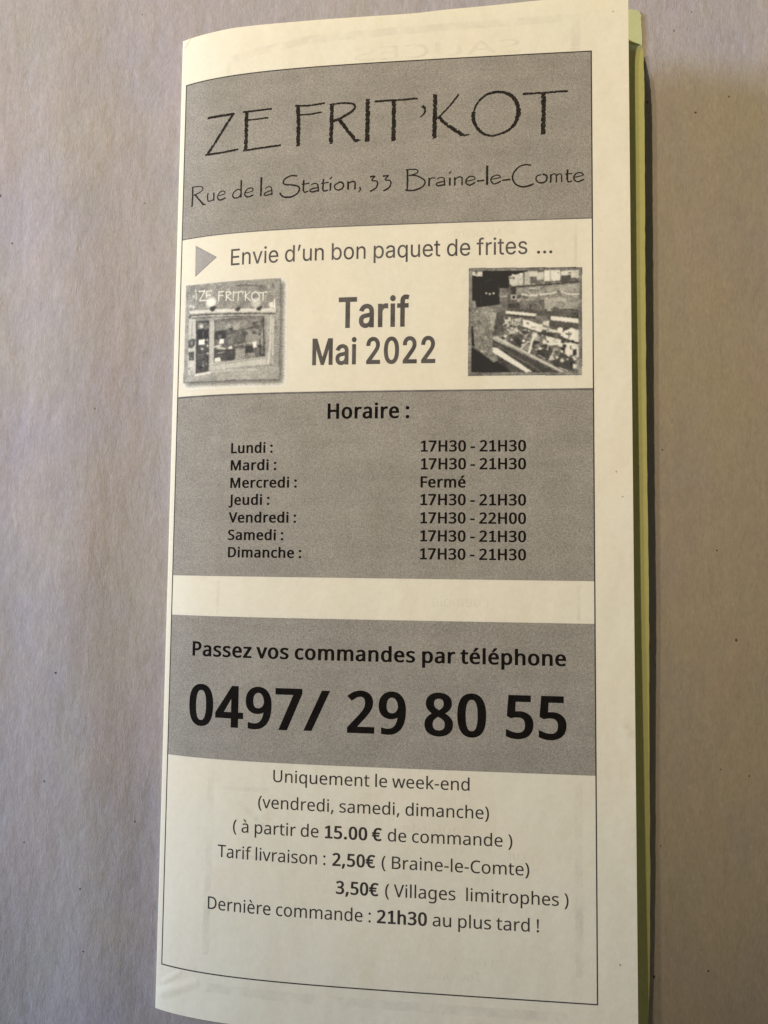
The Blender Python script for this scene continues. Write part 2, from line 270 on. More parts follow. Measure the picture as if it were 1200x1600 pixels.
COUNTER={'quad':[[64.542,55.995],[87.473,56.391],[87.35,78.78],[64.41,78.638]],'items':[
[132,"p",0.0,[[64.542,55.995],[87.473,56.391],[87.35,78.78],[64.41,78.638]]],
[105,"s",0.222,[[64.608,56.087],[87.387,56.5]]],
[100,"s",0.222,[[87.387,56.5],[87.266,78.691]]],
[110,"s",0.178,[[64.608,56.087],[64.474,78.528]]],
[100,"s",0.222,[[64.474,78.528],[87.266,78.691]]],
[95,"p",0.0,[[65.266,56.69],[86.767,57.083],[86.615,78.16],[65.166,77.874]]],
[30,"p",0.0,[[65.266,56.69],[76.81,56.999],[72.707,58.009],[72.708,60.467],[70.868,60.422],[70.872,63.77],[66.208,64.558],[65.287,62.748]]],
[215,"p",0.0,[[65.266,56.802],[67.384,56.86],[67.386,57.87],[66.405,57.956],[65.269,57.589]]],
[110,"b",0.356,[[66.076,57.162]]],
[18,"p",0.0,[[67.064,59.432],[67.932,58.333],[69.672,58.378],[70.541,59.519],[70.764,63.767],[67.076,63.907]]],
[85,"s",0.156,[[66.975,58.981],[66.988,63.682]]],
[85,"s",0.156,[[70.541,59.296],[70.762,62.429]]],
[80,"s",0.267,[[67.76,59.337],[68.477,58.795],[69.237,58.591]]],
[205,"b",0.289,[[68.113,61.473]]],
[205,"b",0.289,[[68.852,61.625]]],
[205,"b",0.289,[[69.633,61.509]]],
[205,"p",0.0,[[72.707,58.009],[75.624,57.303],[75.622,59.869],[73.572,60.153],[72.816,59.576]]],
[60,"s",0.178,[[75.732,57.194],[75.687,59.871]]],
[192,"p",0.0,[[75.905,57.199],[77.026,57.005],[77.022,59.792],[75.902,59.765]]],
[212,"p",0.0,[[77.069,57.006],[78.575,57.001],[78.422,58.156],[77.067,58.233]]],
[95,"p",0.0,[[77.067,58.233],[78.207,58.262],[78.205,59.71],[77.065,59.682]]],
[205,"p",0.0,[[78.316,57.373],[79.777,57.189],[79.774,58.814],[78.356,58.935]]],
[120,"p",0.0,[[78.421,58.936],[79.709,58.813],[79.708,59.414],[78.42,59.493]]],
[228,"p",0.0,[[79.821,56.967],[83.141,56.988],[83.133,59.165],[79.815,59.305]]],
[215,"p",0.0,[[83.248,57.168],[85.17,57.041],[85.165,57.996],[83.244,58.169]]],
[78,"p",0.0,[[83.35,58.283],[85.164,58.218],[85.159,59.438],[83.239,59.435]]],
[212,"p",0.0,[[85.169,57.108],[86.767,57.083],[86.759,58.591],[85.162,58.662]]],
[170,"s",0.133,[[74.653,57.613],[74.652,59.957]]],
[170,"s",0.133,[[81.107,57.112],[81.101,59.226]]],
[66,"s",0.311,[[73.788,60.226],[80.243,59.872],[86.755,59.433]]],
[190,"s",0.133,[[73.788,60.002],[80.243,59.649],[83.239,59.501]]],
[142,"p",0.0,[[73.788,60.493],[86.753,59.809],[86.723,65.663],[77.015,65.016],[73.788,62.499]]],
[165,"p",0.0,[[80.242,60.094],[86.753,59.809],[86.744,61.469],[83.445,61.391],[80.239,61.316]]],
[222,"s",0.333,[[75.298,61.866],[76.804,62.235],[79.38,61.962],[81.308,61.785],[83.018,61.381],[84.508,61.97],[86.741,62.088]]],
[175,"p",0.0,[[79.807,62.637],[83.654,62.503],[83.757,63.435],[79.912,63.793]]],
[165,"p",0.0,[[80.019,63.795],[86.521,63.673],[86.513,65.107],[79.908,65.077]]],
[60,"s",0.222,[[80.015,65.124],[86.618,65.33]]],
[110,"p",0.0,[[75.082,63.018],[79.806,63.081],[79.801,65.075],[77.23,65.02],[75.081,64.086]]],
[55,"p",0.0,[[73.14,60.299],[74.22,60.392],[74.22,61.841],[73.249,61.818]]],
[185,"p",0.0,[[73.141,61.86],[75.19,61.864],[75.189,62.976],[73.141,62.93]]],
[30,"p",0.0,[[73.4,62.089],[73.961,62.102],[73.961,62.726],[73.4,62.713]]],
[60,"p",0.0,[[72.494,63.806],[74.866,63.747],[75.081,64.641],[72.494,64.585]]],
[50,"s",0.222,[[77.124,64.131],[77.123,65.018]]],
[95,"s",0.356,[[75.081,64.53],[77.23,64.799]]],
[112,"p",0.0,[[70.868,60.534],[72.492,60.462],[72.494,64.919],[70.333,65.094],[70.872,63.77]]],
[165,"s",0.267,[[71.087,62.214],[72.276,62.13]]],
[90,"p",0.0,[[72.494,64.696],[86.721,65.883],[86.716,66.984],[81.187,66.431],[78.515,65.89],[72.494,65.185]]],
[228,"p",0.0,[[72.062,65.176],[78.408,65.932],[78.085,66.545],[72.063,65.799]]],
[232,"p",0.0,[[81.187,66.476],[86.715,67.138],[86.71,68.085],[81.078,67.313]]],
[60,"s",0.178,[[72.063,66.021],[78.085,66.7]]],
[130,"p",0.0,[[65.294,64.761],[70.114,63.976],[70.116,65.312],[69.256,68.41],[69.476,70.634],[70.563,75.521],[69.701,75.95],[65.798,72.566],[65.241,68.33]]],
[165,"p",0.0,[[68.817,65.507],[70.117,65.424],[70.661,67.993],[69.474,69.746],[69.147,67.963]]],
[122,"p",0.0,[[66.207,64.335],[70.872,63.881],[72.494,64.919],[70.117,65.535],[66.209,65.116]]],
[190,"b",0.356,[[70.985,67.777]]],
[155,"p",0.0,[[65.288,62.972],[65.985,62.988],[66.099,64.556],[65.38,64.54]]],
[88,"p",0.0,[[70.225,65.76],[71.847,65.794],[71.633,68.012],[72.497,70.246],[70.34,70.428],[69.582,69.526]]],
[112,"p",0.0,[[71.631,66.235],[86.708,68.524],[86.658,78.16],[83.38,78.117],[69.476,70.634],[71.634,69.343]]],
[214,"p",0.0,[[71.74,66.792],[72.495,66.43],[73.142,66.71],[73.142,68.042],[72.064,67.909]]],
[200,"p",0.0,[[73.25,67.156],[74.219,66.843],[75.08,66.75],[75.079,68.522],[73.358,68.268]]],
[75,"s",0.178,[[73.789,67.167],[73.681,68.052]]],
[232,"p",0.0,[[75.51,67.091],[76.798,67.338],[79.58,68.432],[79.149,69.815],[75.509,68.531]]],
[212,"p",0.0,[[79.582,67.615],[80.864,67.419],[80.754,68.631],[79.58,68.211]]],
[120,"p",0.0,[[78.086,66.146],[81.08,66.65],[80.864,67.419],[79.582,67.615],[78.085,67.032]]],
[85,"p",0.0,[[80.971,67.355],[86.709,68.304],[86.704,69.228],[83.626,69.566],[80.86,68.633]]],
[220,"p",0.0,[[79.152,68.645],[83.625,69.831],[83.411,70.179],[79.15,69.373]]],
[242,"p",0.0,[[82.522,69.061],[83.097,68.808],[83.522,69.014],[83.518,69.895],[82.455,69.765]]],
[238,"p",0.0,[[83.732,69.678],[85.327,68.982],[86.702,69.623],[86.689,72.037],[85.526,71.798],[83.621,70.886]]],
[100,"s",0.133,[[84.793,69.808],[84.681,71.235]]],
[68,"p",0.0,[[79.257,69.486],[83.41,70.487],[83.408,71.058],[79.255,70.192]]],
[60,"s",0.222,[[71.201,67.892],[75.079,68.788],[79.362,70.039],[86.689,72.212]]],
[228,"p",0.0,[[79.362,70.37],[86.687,72.475],[86.674,75.102],[84.453,74.85],[82.976,72.853],[81.275,72.605],[79.571,72.137]]],
[120,"s",0.222,[[80.001,70.822],[80.212,71.707]]],
[195,"p",0.0,[[72.604,69.029],[74.004,68.502],[74.326,69.615],[72.928,70.475]]],
[70,"p",0.0,[[74.219,69.392],[76.795,69.661],[76.794,70.765],[74.648,70.506]]],
[150,"s",0.311,[[74.649,69.842],[76.365,70.537]]],
[190,"b",0.4,[[78.504,71.678]]],
[70,"b",0.489,[[77.862,72.108]]],
[160,"b",0.444,[[77.114,71.213]]],
[92,"p",0.0,[[72.713,70.693],[75.078,70.293],[76.364,71.862],[75.077,73.208],[72.928,72.024]]],
[55,"p",0.0,[[73.574,71.15],[75.078,70.735],[75.935,71.744],[74.862,72.609]]],
[165,"p",0.0,[[70.124,70.468],[71.635,70.23],[72.498,71.131],[71.636,71.559]]],
[95,"p",0.0,[[70.556,70.654],[71.527,70.494],[72.067,70.947],[71.528,71.225]]],
[128,"p",0.0,[[75.184,73.055],[76.793,71.648],[77.111,73.858],[76.148,73.622]]],
[205,"s",0.267,[[75.077,73.208],[76.471,71.753]]],
[65,"p",0.0,[[78.395,72.998],[80.211,72.147],[81.697,73.711],[80.415,75.667],[78.285,74.756]]],
[110,"s",0.267,[[78.819,74.545],[79.99,75.332]]],
[180,"s",0.178,[[78.606,74.542],[79.99,75.222]]],
[85,"s",0.222,[[78.929,73.007],[80.206,74.127]]],
[72,"p",0.0,[[80.841,75.673],[82.548,73.724],[86.142,75.751],[85.709,77.93],[82.323,77.228]]],
[100,"s",0.222,[[82.332,74.599],[85.294,76.176]]],
[55,"p",0.0,[[83.188,72.856],[84.036,73.09],[83.926,74.185],[82.972,73.95]]],
[60,"p",0.0,[[85.518,73.552],[86.26,73.345],[86.253,74.659],[85.512,74.866]]],
[150,"p",0.0,[[86.143,75.532],[86.672,75.43],[86.661,77.506],[85.815,77.713]]],
[136,"b",0.398,[[74.284,67.776]]],
[226,"b",0.2,[[72.561,69.183]]],
[233,"b",0.398,[[74.993,68.388]]],
[153,"b",0.331,[[72.776,67.724]]],
[62,"b",0.256,[[74.841,71.968]]],
[202,"s",0.102,[[72.711,67.345],[73.164,67.51]]],
[188,"s",0.164,[[75.872,70.882],[76.579,70.982]]],
[231,"s",0.131,[[75.808,70.637],[76.387,70.449]]],
[221,"p",0.0,[[74.068,69.677],[74.477,69.662],[74.477,70.061],[74.068,69.965]]],
[63,"p",0.0,[[72.863,70.12],[73.401,70.107],[73.444,70.506],[72.993,70.565]]],
[204,"b",0.209,[[78.418,72.271]]],
[99,"p",0.0,[[74.691,70.772],[75.314,70.783],[75.228,71.268],[74.799,71.128]]],
[238,"p",0.0,[[78.917,68.176],[79.409,68.23],[79.344,68.604],[78.938,68.685]]],
[109,"b",0.402,[[74.498,69.486]]],
[137,"b",0.373,[[78.955,70.892]]],
[161,"p",0.0,[[73.918,69.563],[74.455,69.618],[74.541,69.995],[74.004,70.052]]],
[75,"p",0.0,[[74.584,70.195],[74.992,70.291],[74.949,70.688],[74.605,70.66]]],
[94,"p",0.0,[[76.173,70.025],[76.602,69.989],[76.666,70.344],[76.216,70.291]]],
[110,"b",0.222,[[73.724,68.74]]],
[96,"p",0.0,[[74.542,68.246],[75.122,68.191],[75.401,68.927],[74.67,68.98]]],
[206,"p",0.0,[[73.444,68.557],[74.456,68.643],[74.305,69.15],[73.659,69.138]]],
[91,"b",0.18,[[72.991,67.573]]],
[185,"b",0.289,[[78.103,68.868]]],
[92,"s",0.193,[[74.219,69.79],[75.057,70.071]]],
[238,"s",0.176,[[76.407,71.708],[77.156,71.875]]],
[60,"s",0.129,[[74.541,69.176],[75.079,69.01]]],
[215,"b",0.269,[[73.294,71.234]]],
[87,"b",0.431,[[72.236,66.692]]],
[89,"p",0.0,[[76.261,67.66],[76.733,67.713],[76.668,68.044],[76.218,67.991]]],
[200,"b",0.209,[[73.746,68.541]]],
[225,"p",0.0,[[75.27,72.218],[75.678,72.225],[75.785,72.536],[75.313,72.462]]],
[200,"s",0.1,[[72.41,68.271],[72.841,68.124]]],
[231,"b",0.362,[[72.023,70.459]]],
[205,"b",0.364,[[78.716,72.585]]],
[81,"b",0.32,[[73.81,68.653]]],
[89,"b",0.393,[[77.716,69.634]]],
[76,"s",0.14,[[77.712,72.061],[78.289,72.379]]],
[103,"p",0.0,[[77.091,73.065],[77.604,73.073],[77.603,73.558],[77.09,73.571]]],
[235,"s",0.198,[[76.641,72.947],[77.476,73.159]]],
[73,"b",0.302,[[79.02,70.232]]],
[246,"b",0.307,[[74.391,69.395]]],
[71,"s",0.093,[[76.557,71.975],[76.964,71.894]]],
[85,"b",0.293,[[74.777,70.641]]],
[147,"p",0.0,[[76.433,67.707],[76.819,67.715],[76.861,68.114],[76.475,68.306]]],
[74,"b",0.218,[[78.951,72.479]]],
[89,"s",0.198,[[78.224,72.775],[79.058,72.568]]],
[237,"b",0.184,[[76.795,69.484]]],
[61,"s",0.191,[[77.456,71.814],[78.269,71.674]]],
[122,"b",0.184,[[75.12,71.597]]],
[113,"p",0.0,[[73.186,68.907],[73.724,68.962],[73.616,69.358],[73.272,69.418]]],
[146,"p",0.0,[[74.585,67.449],[75.23,67.529],[75.509,68.221],[74.8,68.074]]],
[124,"s",0.096,[[77.779,70.739],[78.185,70.636]]],
[109,"b",0.34,[[72.992,69.036]]],
[85,"s",0.167,[[77.332,68.698],[78.039,68.778]]],
[236,"s",0.138,[[75.744,69.155],[76.345,69.299]]],
[52,"b",0.251,[[77.69,72.854]]],
[220,"b",0.296,[[77.65,70.648]]],
[226,"s",0.113,[[76.216,70.247],[76.709,70.123]]],
[250,"b",0.364,[[75.678,71.519]]],
[214,"s",0.187,[[78.031,73.41],[78.843,73.291]]],
[213,"p",0.0,[[73.035,68.683],[73.616,68.694],[73.573,69.07],[73.164,69.173]]],
[51,"s",0.116,[[72.151,67.667],[72.647,67.632]]],
[155,"s",0.124,[[72.497,70.201],[73.035,70.101]]],
[217,"s",0.193,[[73.336,67.735],[74.176,67.685]]],
[161,"b",0.22,[[74.842,69.558]]],
[198,"b",0.273,[[75.1,69.807]]],
[202,"p",0.0,[[72.366,68.026],[72.819,68.035],[72.819,68.545],[72.28,68.446]]],
[229,"s",0.196,[[71.568,68.099],[72.409,67.65]]],
[98,"b",0.2,[[72.691,70.648]]],
[78,"b",0.396,[[73.896,71.178]]],
[87,"b",0.378,[[85.215,74.905]]],
[77,"p",0.0,[[82.148,72.488],[82.531,72.538],[82.678,72.87],[82.296,72.82]]],
[43,"b",0.411,[[83.868,72.692]]],
[162,"b",0.289,[[84.832,70.666]]],
[213,"p",0.0,[[78.724,68.438],[79.408,68.605],[79.492,69.269],[78.829,69.345]]],
[40,"p",0.0,[[78.268,72.181],[78.674,72.188],[78.588,72.517],[78.31,72.556]]],
[91,"b",0.296,[[79.788,70.686]]],
[100,"b",0.531,[[82.303,70.643]]],
[217,"b",0.371,[[78.403,68.741]]],
[241,"s",0.156,[[79.828,71.635],[80.489,71.756]]],
[121,"p",0.0,[[81.78,74.349],[82.609,74.427],[82.82,74.891],[81.757,74.875]]],
[183,"s",0.2,[[85.903,72.791],[86.749,72.761]]],
[61,"b",0.204,[[79.246,74.178]]],
[110,"b",0.229,[[83.327,75.447]]],
[224,"s",0.127,[[84.87,76.323],[85.4,76.221]]],
[63,"p",0.0,[[80.383,71.556],[80.703,71.65],[80.766,71.959],[80.339,71.952]]],
[210,"b",0.211,[[81.151,71.217]]],
[55,"p",0.0,[[85.231,71.551],[85.718,71.516],[85.885,72.089],[85.292,72.035]]],
[62,"s",0.207,[[81.637,72.677],[82.509,72.648]]],
[67,"s",0.096,[[78.63,72.98],[79.057,73.053]]],
[57,"s",0.233,[[77.779,70.364],[78.764,69.94]]],
[240,"s",0.149,[[84.936,71.173],[85.572,71.162]]],
[64,"s",0.182,[[80.438,74.987],[81.204,75.174]]],
[243,"s",0.184,[[78.907,73.16],[79.697,73.063]]],
[84,"s",0.202,[[83.815,75.301],[84.663,75.291]]],
[61,"s",0.178,[[82.48,74.82],[83.224,74.568]]],
[235,"b",0.229,[[85.574,75.086]]],
[47,"p",0.0,[[78.119,71.715],[78.953,71.664],[78.717,72.365],[78.204,72.246]]],
[222,"p",0.0,[[82.973,73.512],[83.673,73.654],[83.587,74.07],[83.184,73.998]]],
[228,"s",0.104,[[81.71,69.84],[82.157,69.694]]],
[113,"b",0.482,[[82.503,74.228]]],
[78,"s",0.236,[[79.547,73.193],[80.548,73.539]]],
[134,"s",0.133,[[81.958,71.935],[82.512,71.878]]],
[57,"s",0.111,[[78.226,71.982],[78.717,71.946]]],
[94,"s",0.111,[[79.974,73.156],[80.443,73.295]]],
[218,"s",0.122,[[81.872,72.461],[82.403,72.602]]],
[89,"p",0.0,[[81.74,73.602],[82.548,73.593],[82.546,74.097],[81.823,74.262]]],
[64,"b",0.511,[[79.077,73.581]]],
[171,"p",0.0,[[77.608,70.427],[78.891,70.56],[78.847,71.353],[77.842,71.446]]],
[57,"s",0.104,[[81.099,74.668],[81.545,74.718]]],
[79,"s",0.213,[[83.914,71.88],[84.826,71.962]]],
[226,"b",0.367,[[82.352,75.06]]],
[55,"p",0.0,[[84.992,72.711],[85.818,72.746],[85.921,73.318],[85.01,73.478]]],
[116,"p",0.0,[[81.273,73.396],[81.847,73.516],[81.803,74.02],[81.314,73.968]]],
[165,"p",0.0,[[84.984,69.943],[85.45,70.018],[85.321,70.389],[84.939,70.426]]],
[224,"p",0.0,[[85.532,75.107],[86.229,75.205],[86.163,75.751],[85.635,75.721]]],
[202,"p",0.0,[[80.928,74.731],[81.715,74.787],[81.84,75.512],[81.011,75.654]]],
[78,"b",0.478,[[84.407,75.769]]],
[63,"p",0.0,[[80.27,74.172],[80.802,74.18],[80.822,74.685],[80.225,74.83]]],
[133,"b",0.471,[[79.681,70.993]]],
[217,"b",0.44,[[83.368,75.688]]],
[124,"b",0.416,[[78.503,72.471]]],
[204,"b",0.358,[[80.496,69.398]]],
[238,"s",0.129,[[80.704,71.099],[81.259,70.999]]],
[221,"p",0.0,[[83.427,71.542],[83.809,71.681],[83.765,72.01],[83.34,72.002]]],
[228,"p",0.0,[[83.135,69.954],[83.794,69.944],[83.855,70.627],[83.09,70.701]]],
[169,"p",0.0,[[81.662,71.292],[82.131,71.366],[82.215,71.632],[81.619,71.621]]],
[92,"b",0.307,[[79.706,69.45]]],
[83,"b",0.449,[[81.164,74.054]]],
[206,"p",0.0,[[81.299,71.66],[81.81,71.713],[81.745,72.107],[81.341,72.035]]],
[230,"p",0.0,[[84.206,73.158],[84.609,73.187],[84.692,73.539],[84.119,73.618]]],
[182,"b",0.231,[[82.315,73.435]]],
[229,"p",0.0,[[85.29,72.452],[86.264,72.578],[85.984,73.494],[85.117,73.261]]],
[39,"b",0.342,[[85.188,76.262]]],
[215,"b",0.224,[[84.493,75.464]]],
[227,"p",0.0,[[85.568,76.355],[86.433,76.695],[86.24,77.238],[85.52,77.49]]],
[59,"s",0.236,[[79.684,69.582],[80.688,69.358]]],
[235,"p",0.0,[[78.694,72.937],[79.164,72.966],[79.248,73.386],[78.779,73.422]]],
[62,"s",0.229,[[84.133,70.192],[85.109,70.385]]],
[75,"p",0.0,[[83.236,71.407],[83.873,71.484],[83.892,72.165],[83.17,72.043]]],
[92,"p",0.0,[[79.205,63.777],[79.869,63.858],[79.91,64.236],[79.161,64.353]]],
[140,"s",0.08,[[81.156,62.402],[81.498,62.521]]],
[170,"p",0.0,[[80.508,64.603],[81.171,64.772],[81.275,65.505],[80.421,65.42]]],
[132,"b",0.189,[[85.079,62.868]]],
[90,"b",0.378,[[79.184,63.511]]],
[147,"s",0.156,[[82.138,62.713],[82.801,62.307]]],
[85,"s",0.156,[[78.328,62.848],[78.993,62.885]]],
[163,"s",0.091,[[82.377,61.477],[82.783,61.619]]],
[122,"p",0.0,[[79.939,61.22],[80.453,61.298],[80.516,61.744],[79.938,61.664]]],
[200,"s",0.113,[[83.314,62.075],[83.783,62.108]]],
[76,"s",0.107,[[76.589,62.386],[77.04,62.574]]],
[189,"p",0.0,[[78.781,61.392],[79.146,61.401],[79.124,61.711],[78.802,61.748]]],
[103,"p",0.0,[[74.177,61.929],[75.341,61.979],[75.276,62.578],[74.349,62.824]]],
[146,"b",0.438,[[86.493,64.908]]],
[161,"s",0.149,[[80.278,62.781],[80.919,62.906]]],
[118,"b",0.209,[[78.715,62.079]]],
[107,"b",0.329,[[75.017,62.394]]],
[162,"b",0.46,[[83.655,62.105]]],
[166,"p",0.0,[[76.201,62.733],[76.739,62.745],[76.846,63.281],[76.287,63.29]]],
[167,"s",0.218,[[84.789,61.069],[85.726,60.958]]],
[115,"b",0.28,[[74.522,60.667]]],
[151,"p",0.0,[[83.177,64.484],[83.561,64.558],[83.814,64.962],[83.069,65.012]]],
[97,"s",0.138,[[85.662,61.089],[86.258,61.037]]],
[214,"s",0.251,[[76.935,60.659],[78.01,60.729]]],
[105,"s",0.251,[[74.284,64.29],[75.361,64.314]]],
[169,"p",0.0,[[85.402,62.167],[86.507,62.171],[86.589,62.769],[85.633,62.748]]],
[115,"s",0.136,[[75.383,62.825],[75.964,62.972]]],
[125,"p",0.0,[[82.315,61.098],[83.126,61.096],[83.103,61.605],[82.441,61.656]]],
[191,"p",0.0,[[83.439,62.986],[84.355,62.94],[84.16,63.776],[83.564,63.652]]],
[105,"s",0.178,[[76.741,60.966],[77.494,60.917]]],
[92,"p",0.0,[[75.47,62.093],[76.288,62.179],[76.524,62.896],[75.513,62.784]]],
[89,"b",0.271,[[76.632,62.431]]],
[82,"s",0.178,[[78.863,63.348],[79.635,63.099]]],
[149,"p",0.0,[[83.265,63.822],[83.989,63.927],[83.966,64.457],[83.454,64.556]]],
[129,"b",0.251,[[78.69,63.899]]],
[191,"p",0.0,[[76.848,61.591],[77.105,61.753],[77.234,61.956],[76.761,61.945]]],
[192,"s",0.224,[[76.697,61.432],[77.664,61.922]]],
[90,"p",0.0,[[81.599,64.494],[82.792,64.874],[82.811,65.581],[81.744,65.691]]],
[141,"p",0.0,[[76.696,62.233],[77.233,62.467],[77.083,62.797],[76.61,62.697]]],
[191,"b",0.327,[[74.629,63.186]]],
[159,"s",0.213,[[68.867,68.824],[69.776,69.13]]],
[141,"b",0.293,[[66.03,70.26]]],
[136,"s",0.182,[[65.778,66.379],[66.584,66.798]]],
[148,"s",0.131,[[69.263,72.404],[69.824,72.192]]],
[125,"p",0.0,[[67.948,65.02],[68.577,65.079],[68.535,65.68],[67.993,65.668]]],
[171,"s",0.102,[[65.601,65.55],[66.058,65.493]]],
[172,"p",0.0,[[67.614,70.511],[68.286,70.59],[68.244,71.056],[67.724,71.202]]],
[109,"s",0.16,[[66.456,67.597],[67.151,67.745]]],
[155,"b",0.3,[[67.11,68.568]]],
[178,"b",0.309,[[67.341,73.59]]],
[149,"b",0.218,[[69.126,68.518]]],
[152,"s",0.167,[[65.428,65.836],[66.147,65.986]]],
[136,"p",0.0,[[66.873,69.164],[67.416,69.285],[67.417,69.641],[67.005,69.633]]],
[165,"b",0.271,[[66.297,65.208]]],
[160,"b",0.367,[[69.184,65.047]]],
[145,"b",0.371,[[68.318,65.43]]],
[155,"s",0.111,[[67.995,66.493],[68.472,66.658]]],
[161,"b",0.224,[[67.308,69.55]]],
[126,"s",0.198,[[69.35,72.56],[70.213,72.265]]],
[138,"p",0.0,[[68.286,70.746],[68.827,70.733],[68.98,71.379],[68.288,71.389]]],
[155,"p",0.0,[[67.635,70.29],[68.242,70.456],[68.33,70.857],[67.68,70.912]]],
[149,"s",0.142,[[66.349,68.241],[66.957,68.075]]],
[89,"b",0.213,[[73.032,58.375]]],
[180,"p",0.0,[[81.081,58.758],[81.445,58.812],[81.594,59.105],[81.101,59.181]]],
[212,"p",0.0,[[73.442,57.715],[73.81,57.68],[73.94,58.041],[73.507,58.097]]],
[157,"s",0.084,[[81.642,57.483],[82.006,57.358]]],
[95,"b",0.138,[[82.712,57.533]]],
[101,"b",0.309,[[73.637,58.368]]],
[176,"s",0.136,[[79.258,59.224],[79.836,59.439]]],
[215,"p",0.0,[[73.248,57.576],[73.896,57.638],[73.853,58.016],[73.421,58.139]]],
[163,"s",0.138,[[76.248,58.815],[76.829,58.896]]],
[165,"p",0.0,[[79.26,58.356],[79.474,58.428],[79.581,58.587],[79.302,58.602]]],
[231,"p",0.0,[[74.89,57.306],[75.559,57.346],[75.559,57.659],[75.084,57.847]]],
[119,"s",0.064,[[74.911,58.803],[75.192,58.743]]],
[92,"s",0.107,[[84.37,59.374],[84.819,59.252]]],
[98,"p",0.0,[[84.72,57.496],[85.167,57.507],[85.166,57.84],[84.804,57.742]]],
[220,"b",0.211,[[86.419,58.627]]],
[104,"s",0.08,[[74.998,58.627],[75.343,58.568]]],
[236,"s",0.4,[[77.865,70.167],[77.22,72.317],[76.747,74.183]]],
[215,"s",0.222,[[81.911,73.385],[80.883,75.564]]],
[200,"s",0.2,[[80.637,72.375],[80.463,73.471]]],
[225,"b",0.667,[[77.972,70.345]]],
[205,"s",0.178,[[82.748,77.125],[84.44,77.804]]],
[195,"p",0.0,[[69.476,70.634],[70.232,70.426],[76.79,74.073],[83.91,77.95],[83.168,78.158],[75.933,74.28],[69.477,71.122]]],
[150,"s",0.178,[[69.693,70.971],[76.789,74.513]]],
[72,"p",0.0,[[69.477,71.122],[82.32,78.104],[77.639,78.042],[69.48,72.74]]],
[110,"s",0.178,[[69.694,71.968],[79.345,78.021]]],
[228,"p",0.0,[[69.48,72.806],[70.344,72.865],[77.469,77.93],[76.144,78.022],[69.482,73.847]]],
[35,"p",0.0,[[65.19,72.556],[69.701,75.95],[70.563,75.521],[73.789,77.991],[65.166,77.874]]],
[80,"p",0.0,[[70.454,74.525],[76.037,78.021],[73.253,77.984],[70.456,75.851]]],
[25,"p",0.0,[[65.176,68.329],[65.35,68.333],[65.798,72.566],[65.233,72.335]]]]}
LAY={"fL":1.168,"fR":89.557,"f1":10.811,"p1b":46.29,"p2t":81.637,"p2b":120.117,"p3t":128.513,"p3b":157.893,"f2":200.822}
